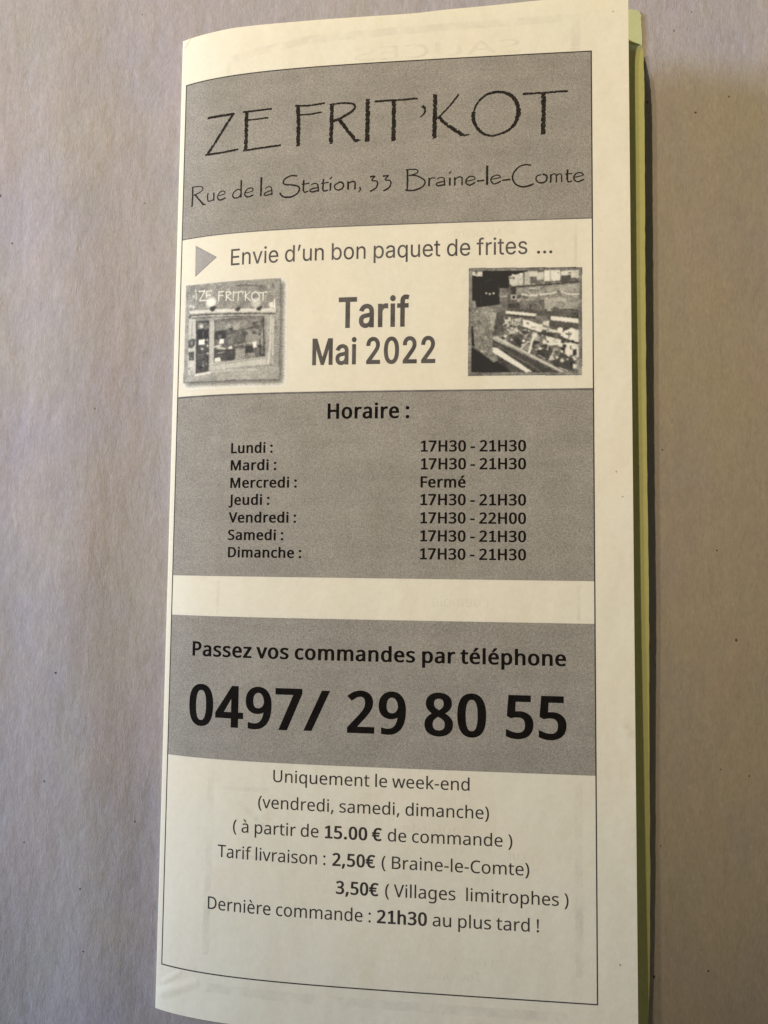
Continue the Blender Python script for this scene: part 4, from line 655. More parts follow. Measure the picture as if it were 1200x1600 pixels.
G_inter={'.':'258|131,-6 115,-4 100,2 87,12 76,25 70,40 68,56 70,73 76,88 87,101 100,111 115,117 131,119 148,117 163,111 176,101 186,88 192,73 194,56 192,40 186,25 176,12 163,2 148,-4',
'0':'623|312,-9 262,-5 218,10 179,33 145,66 117,107 95,156 79,213 69,278 66,350 69,421 79,486 95,543 118,593 146,634 179,667 219,690 263,705 312,709 361,705 405,690 444,667 478,634 506,593 529,543 545,486 554,421 558,350 554,278 545,213 529,156 507,107 479,66 445,33 406,10 361,-5;312,68 344,72 374,83 399,101 422,127 440,159 454,198 465,243 471,293 473,350 471,406 465,457 454,502 440,541 422,573 399,599 374,617 344,629 312,632 279,629 250,617 224,599 202,573 184,541 169,502 159,457 152,406 150,350 152,293 159,243 169,198 184,159 202,127 224,101 250,83 279,72',
'2':'623|88,0 88,65 322,315 347,342 369,366 388,389 404,409 417,430 428,449 435,469 439,490 441,511 439,535 433,557 423,576 410,593 394,607 376,618 355,626 332,631 308,632 282,630 258,625 237,616 219,603 203,587 191,569 182,548 177,524 175,498 90,498 93,538 103,575 119,609 140,638 166,663 197,683 232,698 269,706 310,709 350,706 387,698 421,683 451,664 476,640 497,613 512,582 521,548 524,513 523,487 518,462 510,437 499,412 483,385 462,356 436,324 405,288 367,247 210,83 210,78 536,78 536,0',
'E':'576|83,0 83,700 513,700 513,622 171,622 171,393 489,393 489,315 171,315 171,78 516,78 516,0',
'M':'864|83,0 83,700 209,700 381,257 395,219 412,169 428,115 443,67 423,67 437,114 454,167 471,218 485,257 655,700 781,700 781,0 694,0 694,400 694,450 695,507 696,568 698,629 706,629 699,607 692,585 685,563 663,499 643,443 627,400 470,0 394,0 234,400 219,442 199,497 178,561 154,629 163,629 165,572 166,511 167,452 168,400 168,0',
'T':'617|44,622 44,700 574,700 574,622 353,622 353,0 265,0 265,622',
'a':'536|220,-12 188,-10 158,-3 130,7 105,21 83,39 66,61 52,87 44,116 42,148 44,177 50,201 59,222 73,239 88,254 107,266 127,276 149,284 172,290 197,295 221,299 245,303 322,312 339,315 354,318 365,323 373,330 378,339 379,350 379,353 378,374 374,392 367,408 357,422 345,434 330,443 312,450 292,454 269,455 246,454 224,450 205,443 189,435 174,425 162,414 152,402 144,389 138,377 56,401 70,430 87,455 108,476 131,493 156,507 183,517 211,523 239,528 267,529 286,528 307,526 329,522 351,516 372,507 393,496 412,481 429,463 443,441 454,414 461,382 463,346 463,0 381,0 381,71 375,71 368,59 358,47 347,34 333,22 316,11 296,1 274,-6 248,-10;234,62 264,65 290,71 314,81 333,94 350,110 362,128 372,148 377,169 379,190 379,261 374,257 367,254 357,250 345,247 332,245 318,242 276,236 241,231 222,228 203,224 185,218 168,211 154,202 142,192 133,179 128,163 126,144 128,127 133,112 140,99 151,88 163,79 179,72 196,67 214,64',
'b':'584|316,-11 286,-9 260,-4 237,5 218,17 202,29 190,43 179,57 170,69 163,81 154,81 154,0 72,0 72,700 156,700 156,439 163,439 170,450 179,462 189,476 202,489 217,501 236,513 258,522 284,527 315,529 357,525 396,514 431,496 461,471 488,440 509,403 524,360 534,312 537,260 534,207 525,159 509,116 488,79 462,47 431,22 396,4 358,-8;303,64 334,67 361,76 385,90 405,109 421,133 435,160 444,191 450,225 451,261 450,296 444,329 435,359 422,386 405,410 385,428 361,443 334,451 303,454 272,451 245,443 222,429 202,411 185,388 172,362 163,331 157,298 155,261 157,223 163,189 172,158 185,131 202,108 222,89 246,75 273,67',
'd':'584|269,-11 227,-8 188,4 153,22 122,47 96,79 75,116 60,159 50,207 47,260 50,312 60,360 75,403 97,440 123,471 154,496 189,514 227,525 269,529 300,527 326,522 348,513 367,501 382,489 395,476 406,462 415,450 421,439 428,439 428,700 512,700 512,0 430,0 430,81 422,81 415,69 406,57 395,43 382,29 366,17 347,5 325,-4 299,-9;281,64 311,67 338,75 362,89 382,108 399,131 412,158 421,189 427,223 429,261 427,298 422,331 412,362 399,388 383,411 362,429 339,443 312,451 281,454 250,451 223,443 199,428 179,410 162,386 149,359 140,329 134,296 132,261 134,225 140,191 149,160 162,133 179,109 200,90 224,76 251,67',
'e':'556|292,-11 243,-8 200,4 161,23 127,48 99,79 77,117 60,159 50,206 47,257 50,308 60,356 76,399 98,437 126,468 158,494 196,514 237,525 282,529 311,527 338,523 366,515 392,503 416,488 439,469 460,446 477,419 491,388 502,352 509,312 511,267 511,233 103,233 103,304 465,304 426,278 424,311 419,342 410,369 397,394 381,415 361,432 338,444 312,452 282,454 252,452 225,444 201,431 181,414 164,394 150,371 140,345 134,318 132,290 132,244 134,208 141,175 152,146 167,121 186,101 208,85 233,73 261,66 292,63 313,64 331,67 349,73 365,80 380,89 393,100 404,113 413,128 420,145 502,125 492,99 479,75 461,54 440,35 416,19 389,6 359,-4 327,-9',
'f':'349|314,522 314,450 9,450 9,522;111,0 111,594 113,622 120,647 132,669 147,687 165,702 186,714 209,722 233,727 258,729 276,729 292,727 306,725 318,722 327,719 334,717 313,645 296,649 288,651 278,652 268,652 245,650 226,644 212,633 203,618 197,599 195,576 195,0',
'i':'229|72,0 72,522 156,522 156,0;115,609 100,611 86,617 74,626 64,637 59,650 57,665 59,680 64,693 74,704 86,713 100,719 115,721 131,719 144,713 157,704 166,693 172,680 174,665 172,650 166,637 157,626 144,617 131,611',
'n':'564|156,312 156,0 72,0 72,522 154,522 154,396 141,396 159,439 182,473 209,498 241,515 275,526 313,529 347,527 378,519 406,507 431,490 452,468 469,441 481,410 489,373 491,331 491,0 407,0 407,324 404,361 393,393 376,419 352,438 323,449 289,453 265,451 242,446 221,437 203,424 187,408 174,389 164,366 158,341',
'o':'571|285,-11 240,-8 198,4 161,23 128,48 100,80 77,117 60,160 50,207 47,258 50,310 60,358 77,401 100,438 128,470 161,495 198,514 240,525 285,529 331,525 373,514 411,495 444,470 472,438 494,401 511,358 521,310 524,258 521,207 511,160 494,117 472,80 444,48 411,23 373,4 331,-8;285,64 318,67 347,76 372,91 393,110 410,134 423,162 432,192 437,224 439,258 437,292 432,325 423,355 410,383 393,407 372,427 347,442 318,451 285,454 253,451 224,442 200,427 179,407 162,383 149,355 140,325 134,292 132,258 134,224 140,192 149,162 162,134 179,110 200,91 224,76 253,67',
'p':'584|72,-196 72,522 154,522 154,439 163,439 170,450 178,462 189,476 202,489 217,501 236,513 258,522 284,527 315,529 357,525 396,514 431,496 461,471 488,440 509,403 524,360 534,312 537,260 534,207 525,159 509,116 488,79 462,47 431,22 396,4 358,-8 316,-11 286,-9 260,-4 237,5 219,17 203,29 190,43 179,57 170,69 163,81 156,81 156,-196;303,64 334,67 361,76 385,90 405,109 421,133 435,160 444,191 450,225 451,261 450,296 444,329 435,359 422,386 405,410 385,428 361,443 334,451 303,454 272,451 245,443 222,429 202,411 185,388 172,362 163,331 157,298 155,261 157,223 163,189 172,158 185,131 202,108 222,89 246,75 273,67',
'q':'584|512,-196 428,-196 428,81 421,81 414,69 405,57 395,43 382,29 366,17 347,5 325,-4 299,-9 269,-11 227,-8 188,4 153,22 122,47 96,79 75,116 60,159 50,207 47,260 50,312 60,360 75,403 97,440 123,471 154,496 189,514 227,525 269,529 300,527 326,522 348,513 367,501 382,489 395,476 406,462 415,450 422,439 430,439 430,522 512,522;281,64 311,67 338,75 362,89 382,108 399,131 412,158 421,189 427,223 429,261 427,298 422,331 412,362 399,388 383,411 362,429 339,443 312,451 281,454 250,451 223,443 199,428 179,410 162,386 149,359 140,329 134,296 132,261 134,225 140,191 149,160 162,133 179,109 200,90 224,76 251,67',
'r':'357|72,0 72,522 154,522 154,442 159,442 171,466 188,487 210,505 235,519 263,527 293,529 315,529 335,528 335,443 316,446 306,447 296,448 285,448 261,446 239,441 219,433 201,421 186,407 173,390 164,371 158,349 156,326 156,0',
's':'502|250,-11 216,-10 184,-4 154,5 128,17 105,33 85,52 69,75 57,101 49,130 129,147 138,120 152,99 171,83 193,72 220,65 249,62 283,65 312,73 336,86 354,102 365,121 369,141 367,159 360,174 350,187 335,198 315,207 292,213 205,234 162,247 127,265 99,286 80,312 68,342 64,377 67,406 76,432 89,456 108,477 131,495 158,510 189,520 222,527 257,529 291,527 322,522 349,513 373,500 394,485 411,467 426,446 437,424 446,399 369,381 361,401 349,418 334,434 314,447 289,455 258,458 228,455 202,448 180,436 163,420 153,402 149,381 152,363 159,348 171,335 187,324 209,314 236,307 316,288 359,275 394,257 421,236 440,210 452,181 456,147 453,117 444,90 430,65 410,43 386,24 358,9 325,-2 289,-9',
't':'313|280,522 280,450 9,450 9,522;89,648 173,648 173,134 175,114 180,97 187,84 199,76 214,70 234,69 255,70 278,74 293,2 284,0 275,-2 264,-4 253,-5 242,-5 232,-6 190,-2 155,10 127,29 106,56 93,89 89,128',
'u':'564|251,-7 217,-5 186,3 158,15 133,32 112,54 95,81 82,113 75,150 72,191 72,522 156,522 156,198 160,161 171,129 188,103 212,84 241,73 275,69 299,71 322,76 343,85 361,98 377,114 390,133 400,156 405,181 407,210 407,522 491,522 491,0 410,0 410,126 423,126 404,83 381,48 354,23 322,6 288,-4',
'v':'536|224,0 24,522 116,522 227,213 238,182 248,151 257,120 266,89 274,58 283,29 253,29 262,58 271,89 279,120 288,151 297,182 308,213 420,522 511,522 311,0',
'’':'243|71,438 112,700 208,700 135,438'}
PAGE={"spots":[[94.047,2.527],[93.907,98.328],[95.107,103.312],[93.845,193.253]],"smear":[[95.329,147.621],[96.163,149.436]]}
FLECK=[[-0.0648,-0.0812],[-0.0733,-0.0591],[-0.0637,-0.0939],[-0.0881,0.0689],[-0.056,0.0677],[-0.0851,0.0581],[-0.0773,-0.072],[-0.0538,-0.0673],[0.0671,0.1138],[0.063,0.1093],[0.0676,0.0901],[0.0752,0.0939],[0.0578,-0.0713],[0.0561,-0.0981],[0.0708,-0.0552],[0.0768,-0.0565],[0.0675,-0.0968],[0.0592,0.0134],[-0.0579,0.1118],[0.0568,0.0924],[-0.0715,-0.0362],[-0.0652,0.021],[0.0708,-0.0085],[0.0746,-0.0278]]
VTOP=[[0,0.05],[12.521,-0.134],[25.346,0.222],[46.344,0.376],[53.182,0.343],[59.957,-0.052],[68.95,-0.342],[79.433,-0.878],[97.1,-1.128]]


# ------------------------------------------------------------------ shader helpers
def new_mat(name):
    m = bpy.data.materials.new(name); m.use_nodes = True
    nt = m.node_tree; b = nt.nodes['Principled BSDF']
    b.inputs['Roughness'].default_value = 0.75
    b.inputs['Specular IOR Level'].default_value = 0.25
    return m, nt, b

def nd(nt, t, **kw):
    n = nt.nodes.new(t)
    for k, v in kw.items():
        if k in n.inputs: n.inputs[k].default_value = v
        else: setattr(n, k, v)
    return n

def coords(nt, scale=(1, 1, 1), rotz=0.0):
    tc = nd(nt, 'ShaderNodeTexCoord'); mp = nd(nt, 'ShaderNodeMapping')
    mp.inputs['Scale'].default_value = scale
    mp.inputs['Rotation'].default_value = (0, 0, rotz)
    nt.links.new(tc.outputs['Object'], mp.inputs['Vector'])
    return mp.outputs['Vector']

def noise(nt, vec, scale, detail=2.0, rough=0.5, dist=0.0):
    n = nd(nt, 'ShaderNodeTexNoise', Scale=scale, Detail=detail, Roughness=rough, Distortion=dist)
    nt.links.new(vec, n.inputs['Vector'])
    return n.outputs['Fac']

def remap(nt, val, a, b, c, d):
    n = nd(nt, 'ShaderNodeMapRange')
    for i, v in zip((1, 2, 3, 4), (a, b, c, d)): n.inputs[i].default_value = v
    nt.links.new(val, n.inputs[0])
    return n.outputs[0]

def math_(nt, op, a, b=None):
    n = nd(nt, 'ShaderNodeMath', operation=op)
    for i, v in enumerate((a, b)):
        if v is None: continue
        if isinstance(v, (int, float)): n.inputs[i].default_value = v
        else: nt.links.new(v, n.inputs[i])
    return n.outputs[0]

def mixc(nt, fac, a, b, mode='MIX'):
    n = nd(nt, 'ShaderNodeMix', data_type='RGBA', blend_type=mode)
    for s, v in ((n.inputs[0], fac), (n.inputs[6], a), (n.inputs[7], b)):
        if isinstance(v, (int, float)): s.default_value = v
        elif isinstance(v, tuple): s.default_value = (*v, 1)
        else: nt.links.new(v, s)
    return n.outputs[2]

def bump(nt, bsdf, h, strength, dist, prev=None):
    n = nd(nt, 'ShaderNodeBump', Strength=strength, Distance=dist)
    nt.links.new(h, n.inputs['Height'])
    if prev is not None: nt.links.new(prev, n.inputs['Normal'])
    nt.links.new(n.outputs[0], bsdf.inputs['Normal'])
    return n.outputs[0]

def dots(nt, pts, rad, squash=1.0):
    """1 inside any of the small round marks at the given object-space points"""
    vec = coords(nt); acc = None
    for i, (x, y) in enumerate(pts):
        s = nd(nt, 'ShaderNodeVectorMath', operation='SUBTRACT'); nt.links.new(vec, s.inputs[0]); s.inputs[1].default_value = (x, y, 0)
        m = nd(nt, 'ShaderNodeVectorMath', operation='MULTIPLY'); nt.links.new(s.outputs[0], m.inputs[0])
        k = 0.75 + 0.6*((i*37) % 10)/10
        m.inputs[1].default_value = (k*(1.5 if i % 3 == 0 else 1), k*(0.8 if i % 2 else 1.3), 0)
        l = nd(nt, 'ShaderNodeVectorMath', operation='LENGTH'); nt.links.new(m.outputs[0], l.inputs[0])
        f = remap(nt, l.outputs['Value'], rad*0.6, rad*1.3, 1, 0)
        acc = f if acc is None else math_(nt, 'MAXIMUM', acc, f)
    return acc

# ------------------------------------------------------------------ materials
PAPER = (0.765, 0.738, 0.62)
WHITE = 1.10

def paper_bump(nt, b, k=1.0):
    v = coords(nt)
    h1 = noise(nt, v, 1900, 3, 0.6)
    h2 = noise(nt, v, 330, 3, 0.55)
    p = bump(nt, b, h1, 0.35*k, 0.00006)
    p = bump(nt, b, h2, 0.5*k, 0.00012, p)
    h3 = noise(nt, coords(nt, (1, 0.6, 1)), 75, 2, 0.5)
    p = bump(nt, b, h3, 0.5*k, 0.0009, p)
    return p

def translucent(nt, b, col, amount):
    """thin paper: part of the light falling on one side leaves on the other"""
    t = nd(nt, 'ShaderNodeBsdfTranslucent'); mx = nd(nt, 'ShaderNodeMixShader'); mx.inputs[0].default_value = amount
    if isinstance(col, tuple): t.inputs['Color'].default_value = (*col, 1)
    else: nt.links.new(col, t.inputs['Color'])
    nt.links.new(b.outputs[0], mx.inputs[1]); nt.links.new(t.outputs[0], mx.inputs[2])
    nt.links.new(mx.outputs[0], nt.nodes['Material Output'].inputs['Surface'])

def crease(nt, p, q, width):
    """a soft fold line between two points of the sheet (object space)"""
    v = coords(nt); d = (q - p); L2 = d.length_squared
    def vm(op, a, b):
        n = nd(nt, 'ShaderNodeVectorMath', operation=op)
        for i, w in enumerate((a, b)):
            if isinstance(w, (tuple, Vector)): n.inputs[i].default_value = tuple(w)
            else: nt.links.new(w, n.inputs[i])
        return n
    rel = vm('SUBTRACT', v, Vector((p.x, p.y, 0))).outputs[0]
    rel = vm('MULTIPLY', rel, (1, 1, 0)).outputs[0]
    t = math_(nt, 'MULTIPLY', vm('DOT_PRODUCT', rel, Vector((d.x, d.y, 0))).outputs['Value'], 1.0/L2)
    k = nd(nt, 'ShaderNodeClamp'); nt.links.new(t, k.inputs[0])
    sc = nd(nt, 'ShaderNodeVectorMath', operation='SCALE'); sc.inputs[0].default_value = (d.x, d.y, 0); nt.links.new(k.outputs[0], sc.inputs['Scale'])
    l = vm('SUBTRACT', rel, sc.outputs[0]); n = nd(nt, 'ShaderNodeVectorMath', operation='LENGTH'); nt.links.new(l.outputs[0], n.inputs[0])
    m = nd(nt, 'ShaderNodeMapRange', interpolation_type='SMOOTHSTEP')
    for i, w in zip((1, 2, 3, 4), (0.0, width, 1.0, 0.0)): m.inputs[i].default_value = w
    nt.links.new(n.outputs['Value'], m.inputs[0])
    return m.outputs[0]

def mat_paper():
    m, nt, b = new_mat('white_paper')
    v = coords(nt)
    f = remap(nt, noise(nt, v, 900, 4, 0.65), 0.3, 0.7, 0, 1)
    c = mixc(nt, f, tuple(WHITE*x for x in (0.78, 0.738, 0.62)), tuple(WHITE*x for x in (0.83, 0.788, 0.67)))
    g = remap(nt, noise(nt, v, 55, 3, 0.6), 0.35, 0.65, 0, 1)
    c = mixc(nt, g, mixc(nt, 1.0, c, (0.985, 1.0, 0.99), 'MULTIPLY'), mixc(nt, 1.0, c, (1.0, 0.985, 0.965), 'MULTIPLY'))
    d = dots(nt, [tuple(p) for p in COVER_SPOTS], 0.00014)
    c = mixc(nt, d, c, (0.10, 0.08, 0.06))
    s = dots(nt, [tuple(p) for p in COVER_SMEAR], 0.0011)
    s = math_(nt, 'MULTIPLY', s, remap(nt, noise(nt, v, 900, 3), 0.4, 0.7, 0.0, 0.45))
    c = mixc(nt, s, c, (0.62, 0.52, 0.36))
    nt.links.new(c, b.inputs['Base Color'])
    translucent(nt, b, (0.92, 0.88, 0.54), 0.33)
    p = paper_bump(nt, b); acc = None
    for (u0, v0), (u1, v1), w, a in (((1.5, 206.5), (9, 203.2), 1.6, 0.9), ((2.0, 204.0), (5.5, 201.8), 1.0, 0.5), ((0.3, 1.6), (1.7, 0.2), 0.45, 1.0),
                                     ((62, 206.5), (73, 203.0), 2.6, 0.25),
                                     ((22, 162), (31, 198), 2.0, 0.12)):
        f = math_(nt, 'MULTIPLY', crease(nt, on_cover(u0, v0), on_cover(u1, v1), w*MM), a)
        acc = f if acc is None else math_(nt, 'ADD', acc, f)
    bump(nt, b, acc, 0.8, 0.00022, p)
    return m

def mat_tint(name, dark, light, grain=1.0):
    """toner grey printed as a fine dither on the paper"""
    m, nt, b = new_mat(name)
    v = coords(nt)
    n1 = noise(nt, v, 4300, 2, 0.75)
    n2 = noise(nt, coords(nt, (1, 0.8, 1), 0.6), 2300, 2, 0.5)
    n3 = noise(nt, v, 120, 3, 0.55)
    n4 = noise(nt, coords(nt, (0.06, 1, 1)), 420, 2, 0.5)
    s = math_(nt, 'ADD', math_(nt, 'MULTIPLY', n1, 0.8), math_(nt, 'MULTIPLY', n2, 0.2))
    f = remap(nt, s, 0.5-0.13/grain, 0.5+0.13/grain, 0, 1)
    c = mixc(nt, f, dark, light)
    k = remap(nt, math_(nt, 'ADD', n3, math_(nt, 'MULTIPLY', n4, 0.6)), 0.6, 1.0, 0.925, 1.075)
    q = nd(nt, 'ShaderNodeCombineColor')
    for i in range(3): nt.links.new(k, q.inputs[i])
    c = mixc(nt, 1.0, c, q.outputs[0], 'MULTIPLY')
    nt.links.new(c, b.inputs['Base Color'])
    paper_bump(nt, b)
    return m

def mat_toner(name, col, fleck=0.25, rough=0.6):
    m, nt, b = new_mat(name)
    b.inputs['Specular IOR Level'].default_value = 0.03
    v = coords(nt)
    f = remap(nt, noise(nt, v, 3600, 2, 0.7), 0.55, 0.78, 0, fleck)
    g = remap(nt, noise(nt, v, 350, 2, 0.5), 0.35, 0.65, 0.85, 1.25)
    q = nd(nt, 'ShaderNodeCombineColor')
    for i in range(3): nt.links.new(g, q.inputs[i])
    c = mixc(nt, 1.0, col, q.outputs[0], 'MULTIPLY')
    c = mixc(nt, f, c, tuple(0.32*x for x in (1, 0.96, 0.88)))
    nt.links.new(c, b.inputs['Base Color'])
    b.inputs['Roughness'].default_value = rough
    paper_bump(nt, b, 0.8)
    return m

def mat_picture():
    m, nt, b = new_mat('toner_picture')
    at = nd(nt, 'ShaderNodeAttribute', attribute_name='tone')
    v = coords(nt)
    n1 = noise(nt, v, 3300, 2, 0.7)
    g = remap(nt, n1, 0.3, 0.7, -0.11, 0.11)
    fac = at.outputs['Fac']
    amp = math_(nt, 'MULTIPLY', math_(nt, 'MULTIPLY', fac, math_(nt, 'SUBTRACT', 1.08, fac)), 4.0)
    t = math_(nt, 'ADD', fac, math_(nt, 'MULTIPLY', g, amp))
    r = nd(nt, 'ShaderNodeClamp'); nt.links.new(t, r.inputs[0])
    c = mixc(nt, r.outputs[0], (0.022, 0.02, 0.018), PAPER)
    nt.links.new(c, b.inputs['Base Color'])
    paper_bump(nt, b)
    return m

def mat_ghost():
    m, nt, b = new_mat('show_through_ink')
    b.inputs['Base Color'].default_value = (0.16, 0.16, 0.20, 1)
    tr = nd(nt, 'ShaderNodeBsdfTransparent'); mx = nd(nt, 'ShaderNodeMixShader')
    f = remap(nt, noise(nt, coords(nt), 260, 4, 0.6), 0.35, 0.7, 0.0, 0.085)
    nt.links.new(f, mx.inputs[0]); nt.links.new(tr.outputs[0], mx.inputs[1]); nt.links.new(b.outputs[0], mx.inputs[2])
    nt.links.new(mx.outputs[0], nt.nodes['Material Output'].inputs['Surface'])
    return m

def mat_yellow():
    m, nt, b = new_mat('yellow_paper')
    v = coords(nt)
    f = remap(nt, noise(nt, v, 700, 3, 0.6), 0.3, 0.7, 0, 1)
    c = mixc(nt, f, (0.575, 0.61, 0.325), (0.62, 0.655, 0.365))
    nt.links.new(c, b.inputs['Base Color'])
    translucent(nt, b, (0.66, 0.66, 0.14), 0.2)
    paper_bump(nt, b, 0.8)
    return m

def mat_table():
    m, nt, b = new_mat('grey_brown_wrapping_paper')
    v = coords(nt)
    fib = coords(nt, (1, 0.36, 1), 0.07)
    fib2 = coords(nt, (1, 0.30, 1), -0.05)
    a = noise(nt, fib, 1700, 5, 0.75, 0.5)
    a2 = noise(nt, fib2, 3600, 3, 0.7, 0.6)
    w = noise(nt, fib, 420, 4, 0.6, 0.6)
    blot = noise(nt, v, 26, 4, 0.6)
    blot2 = noise(nt, coords(nt, (1, 0.45, 1), 0.2), 75, 3, 0.6)
    c = mixc(nt, remap(nt, blot, 0.38, 0.62, 0, 1), (0.385, 0.372, 0.352), (0.365, 0.350, 0.398))
    c = mixc(nt, remap(nt, blot2, 0.35, 0.65, 0, 0.6), c, (0.415, 0.372, 0.37))
    k = remap(nt, math_(nt, 'ADD', math_(nt, 'MULTIPLY', a, 0.6), math_(nt, 'ADD', math_(nt, 'MULTIPLY', a2, 0.25), math_(nt, 'MULTIPLY', w, 0.25))), 0.40, 0.70, 0.84, 1.13)
    q = nd(nt, 'ShaderNodeCombineColor')
    for i in range(3): nt.links.new(k, q.inputs[i])
    c = mixc(nt, 1.0, c, q.outputs[0], 'MULTIPLY')
    pale = remap(nt, noise(nt, fib2, 1500, 5, 0.7), 0.62, 0.72, 0, 0.5)
    c = mixc(nt, pale, c, (0.60, 0.56, 0.52))
    # dark flecks in the pulp
    vo = nd(nt, 'ShaderNodeTexVoronoi', Scale=210, feature='F1'); nt.links.new(v, vo.inputs['Vector'])
    near = remap(nt, vo.outputs['Distance'], 0.016, 0.034, 1, 0)
    sep = nd(nt, 'ShaderNodeSeparateColor'); nt.links.new(vo.outputs['Color'], sep.inputs[0])
    pick = remap(nt, sep.outputs[0], 0.80, 0.83, 0, 0.75)
    c = mixc(nt, math_(nt, 'MULTIPLY', near, pick), c, (0.10, 0.085, 0.075))
    d = dots(nt, [tuple(p) for p in FLECK], 0.00022)
    c = mixc(nt, math_(nt, 'MULTIPLY', d, 0.9), c, (0.045, 0.035, 0.03))
    nt.links.new(c, b.inputs['Base Color'])
    b.inputs['Roughness'].default_value = 0.85
    p = bump(nt, b, a, 0.6, 0.00013)
    p = bump(nt, b, a2, 0.5, 0.00008, p)
    p = bump(nt, b, w, 0.35, 0.0003, p)
    p = bump(nt, b, blot2, 0.6, 0.0011, p)
    return m

# ------------------------------------------------------------------ the bent cover sheet: arc length u (across), v (down) -> space
TH1, A1, L1, WID, HGT, X0, ZSP = 0.095, 0.365, 14.2871, 97.1096, 210.0, -48.0, 1.0
_s = np.linspace(0, WID+1, 4000)
_th = TH1 + A1*np.exp(-_s/L1)
_px = X0 + np.concatenate([[0], np.cumsum(np.cos(.5*(_th[1:]+_th[:-1]))*(_s[1]-_s[0]))])
_pz = ZSP + np.concatenate([[0], np.cumsum(np.sin(.5*(_th[1:]+_th[:-1]))*(_s[1]-_s[0]))])
COVER_SPOTS = []; COVER_SMEAR = []

def on_cover(u, v, h=0.0):
    x = float(np.interp(u, _s, _px)); z = float(np.interp(u, _s, _pz)); t = float(np.interp(u, _s, _th))
    return Vector(((x - h*math.sin(t))*MM, (105.0 - v)*MM, (z + h*math.cos(t))*MM))

COVER_SPOTS = [on_cover(*p)[:2] for p in PAGE['spots']]
COVER_SMEAR = [on_cover(*p)[:2] for p in PAGE['smear']]
UPPER_EDGE = [(103.3, 54.5, 3.4), (101.8, 54.0, 5.3), (99.5, 53.4, 7.4), (96.4, 53.1, 8.6), (92.0, 53.0, 9.0), (84, 52.97, 9.1), (74.0, 52.95, 9.0), (53.0, 52.69, 9.3), (20.5, 52.71, 9.0),
        (-20.6, 53.03, 8.3), (-53.3, 53.24, 7.0), (-76.0, 53.46, 6.0), (-93.7, 53.54, 5.0), (-105.0, 53.26, 4.5), (-113, 53.0, 4.4)]
LOWER_EDGE = [(112.6, 55.4, 0.42), (107, 55.6, 0.42), (60, 55.3, 0.42), (-60, 54.9, 0.42), (-113, 54.0, 0.42)]
STATIONS = [i*1.0 for i in range(0, 40)] + [40 + 2.0*i for i in range(0, 29)]

M_PAPER = mat_paper()
M_PANEL = mat_tint('grey_toner_tint', (0.183, 0.168, 0.138), (0.331, 0.307, 0.254))
M_ARROW = mat_tint('pale_toner_tint', (0.235, 0.222, 0.20), (0.36, 0.34, 0.305))
M_LINE = mat_toner('toner_line', (0.045, 0.040, 0.036), 0.2)
M_BLK = mat_toner('black_toner', (0.0065, 0.0055, 0.0045), 0.05, 0.7)
M_HEAD = mat_toner('worn_black_toner', (0.017, 0.014, 0.011), 0.28)
M_MID = mat_toner('grey_toner', (0.085, 0.078, 0.070), 0.25)
M_TXT = mat_toner('dark_grey_toner', (0.038, 0.033, 0.028), 0.25)
M_PIC = mat_picture()
M_GHOST = mat_ghost()
M_YEL = mat_yellow()
M_TABLE = mat_table()

def link(name, bm, mat, parent=None, smooth=True):
    me = bpy.data.meshes.new(name); bm.to_mesh(me); bm.free()
    if smooth:
        for p in me.polygons: p.use_smooth = True
    me.materials.append(mat)
    o = bpy.data.objects.new(name, me); C.collection.objects.link(o)
    if parent is not None: o.parent = parent
    return o

# ------------------------------------------------------------------ the table
def table_z(x, y):
    """the wrapping paper lies with a few soft swells beside the leaflet (mm)"""
    xr = float(np.interp(y, [-130, -80, -40, 20, 80, 130], [-59, -62, -68, -70, -74, -80]))
    h = float(np.interp(y, [-160, -90, -20, 40, 100, 160], [0.5, 0.85, 1.15, 1.15, 0.55, 0.2]))
    z = h*math.exp(-((x - xr)/10.5)**2)
    x2 = float(np.interp(y, [-130, 0, 130], [-96, -100, -92])); z += 0.5*math.exp(-((x - x2)/9.0)**2)*(0.5 + 0.5*math.sin(y/45.0))
    far = min(1.0, max(0.0, (x - 66)/20.0))
    z += far*0.22*(math.sin(x/9.0 + 0.02*y) + math.sin(y/31.0 + x/17.0)*0.8)
    lf = min(1.0, max(0.0, (-56 - x)/14.0)) if x < 0 else 0.0
    z += lf*0.16*math.sin(y/17.0 + x/23.0)
    return z
def axis(lo, hi, mid_lo, mid_hi, step):
    return sorted(set([lo, lo*0.7, lo*0.45] + [mid_lo + i*step for i in range(int((mid_hi - mid_lo)/step) + 1)] + [hi*0.45, hi*0.7, hi]))
bm = bmesh.new()
tx = axis(-600, 600, -140, 140, 2.5); ty = axis(-600, 600, -160, 160, 5.0)
tv = [[bm.verts.new((x*MM, y*MM, table_z(x, y)*MM if abs(x) < 150 and abs(y) < 170 else 0.0)) for x in tx] for y in ty]
for r0, r1 in zip(tv[:-1], tv[1:]):
    for i in range(len(tx) - 1): bm.faces.new((r0[i], r0[i+1], r1[i+1], r1[i]))
table = link('table_surface', bm, M_TABLE)
table['kind'] = 'structure'

# ------------------------------------------------------------------ the leaflet
leaflet = bpy.data.objects.new('leaflet', None); C.collection.objects.link(leaflet)
leaflet['label'] = 'tall folded price leaflet with white printed cover and yellow-green inside pages, lying on grey-brown paper'
leaflet['category'] = 'leaflet'

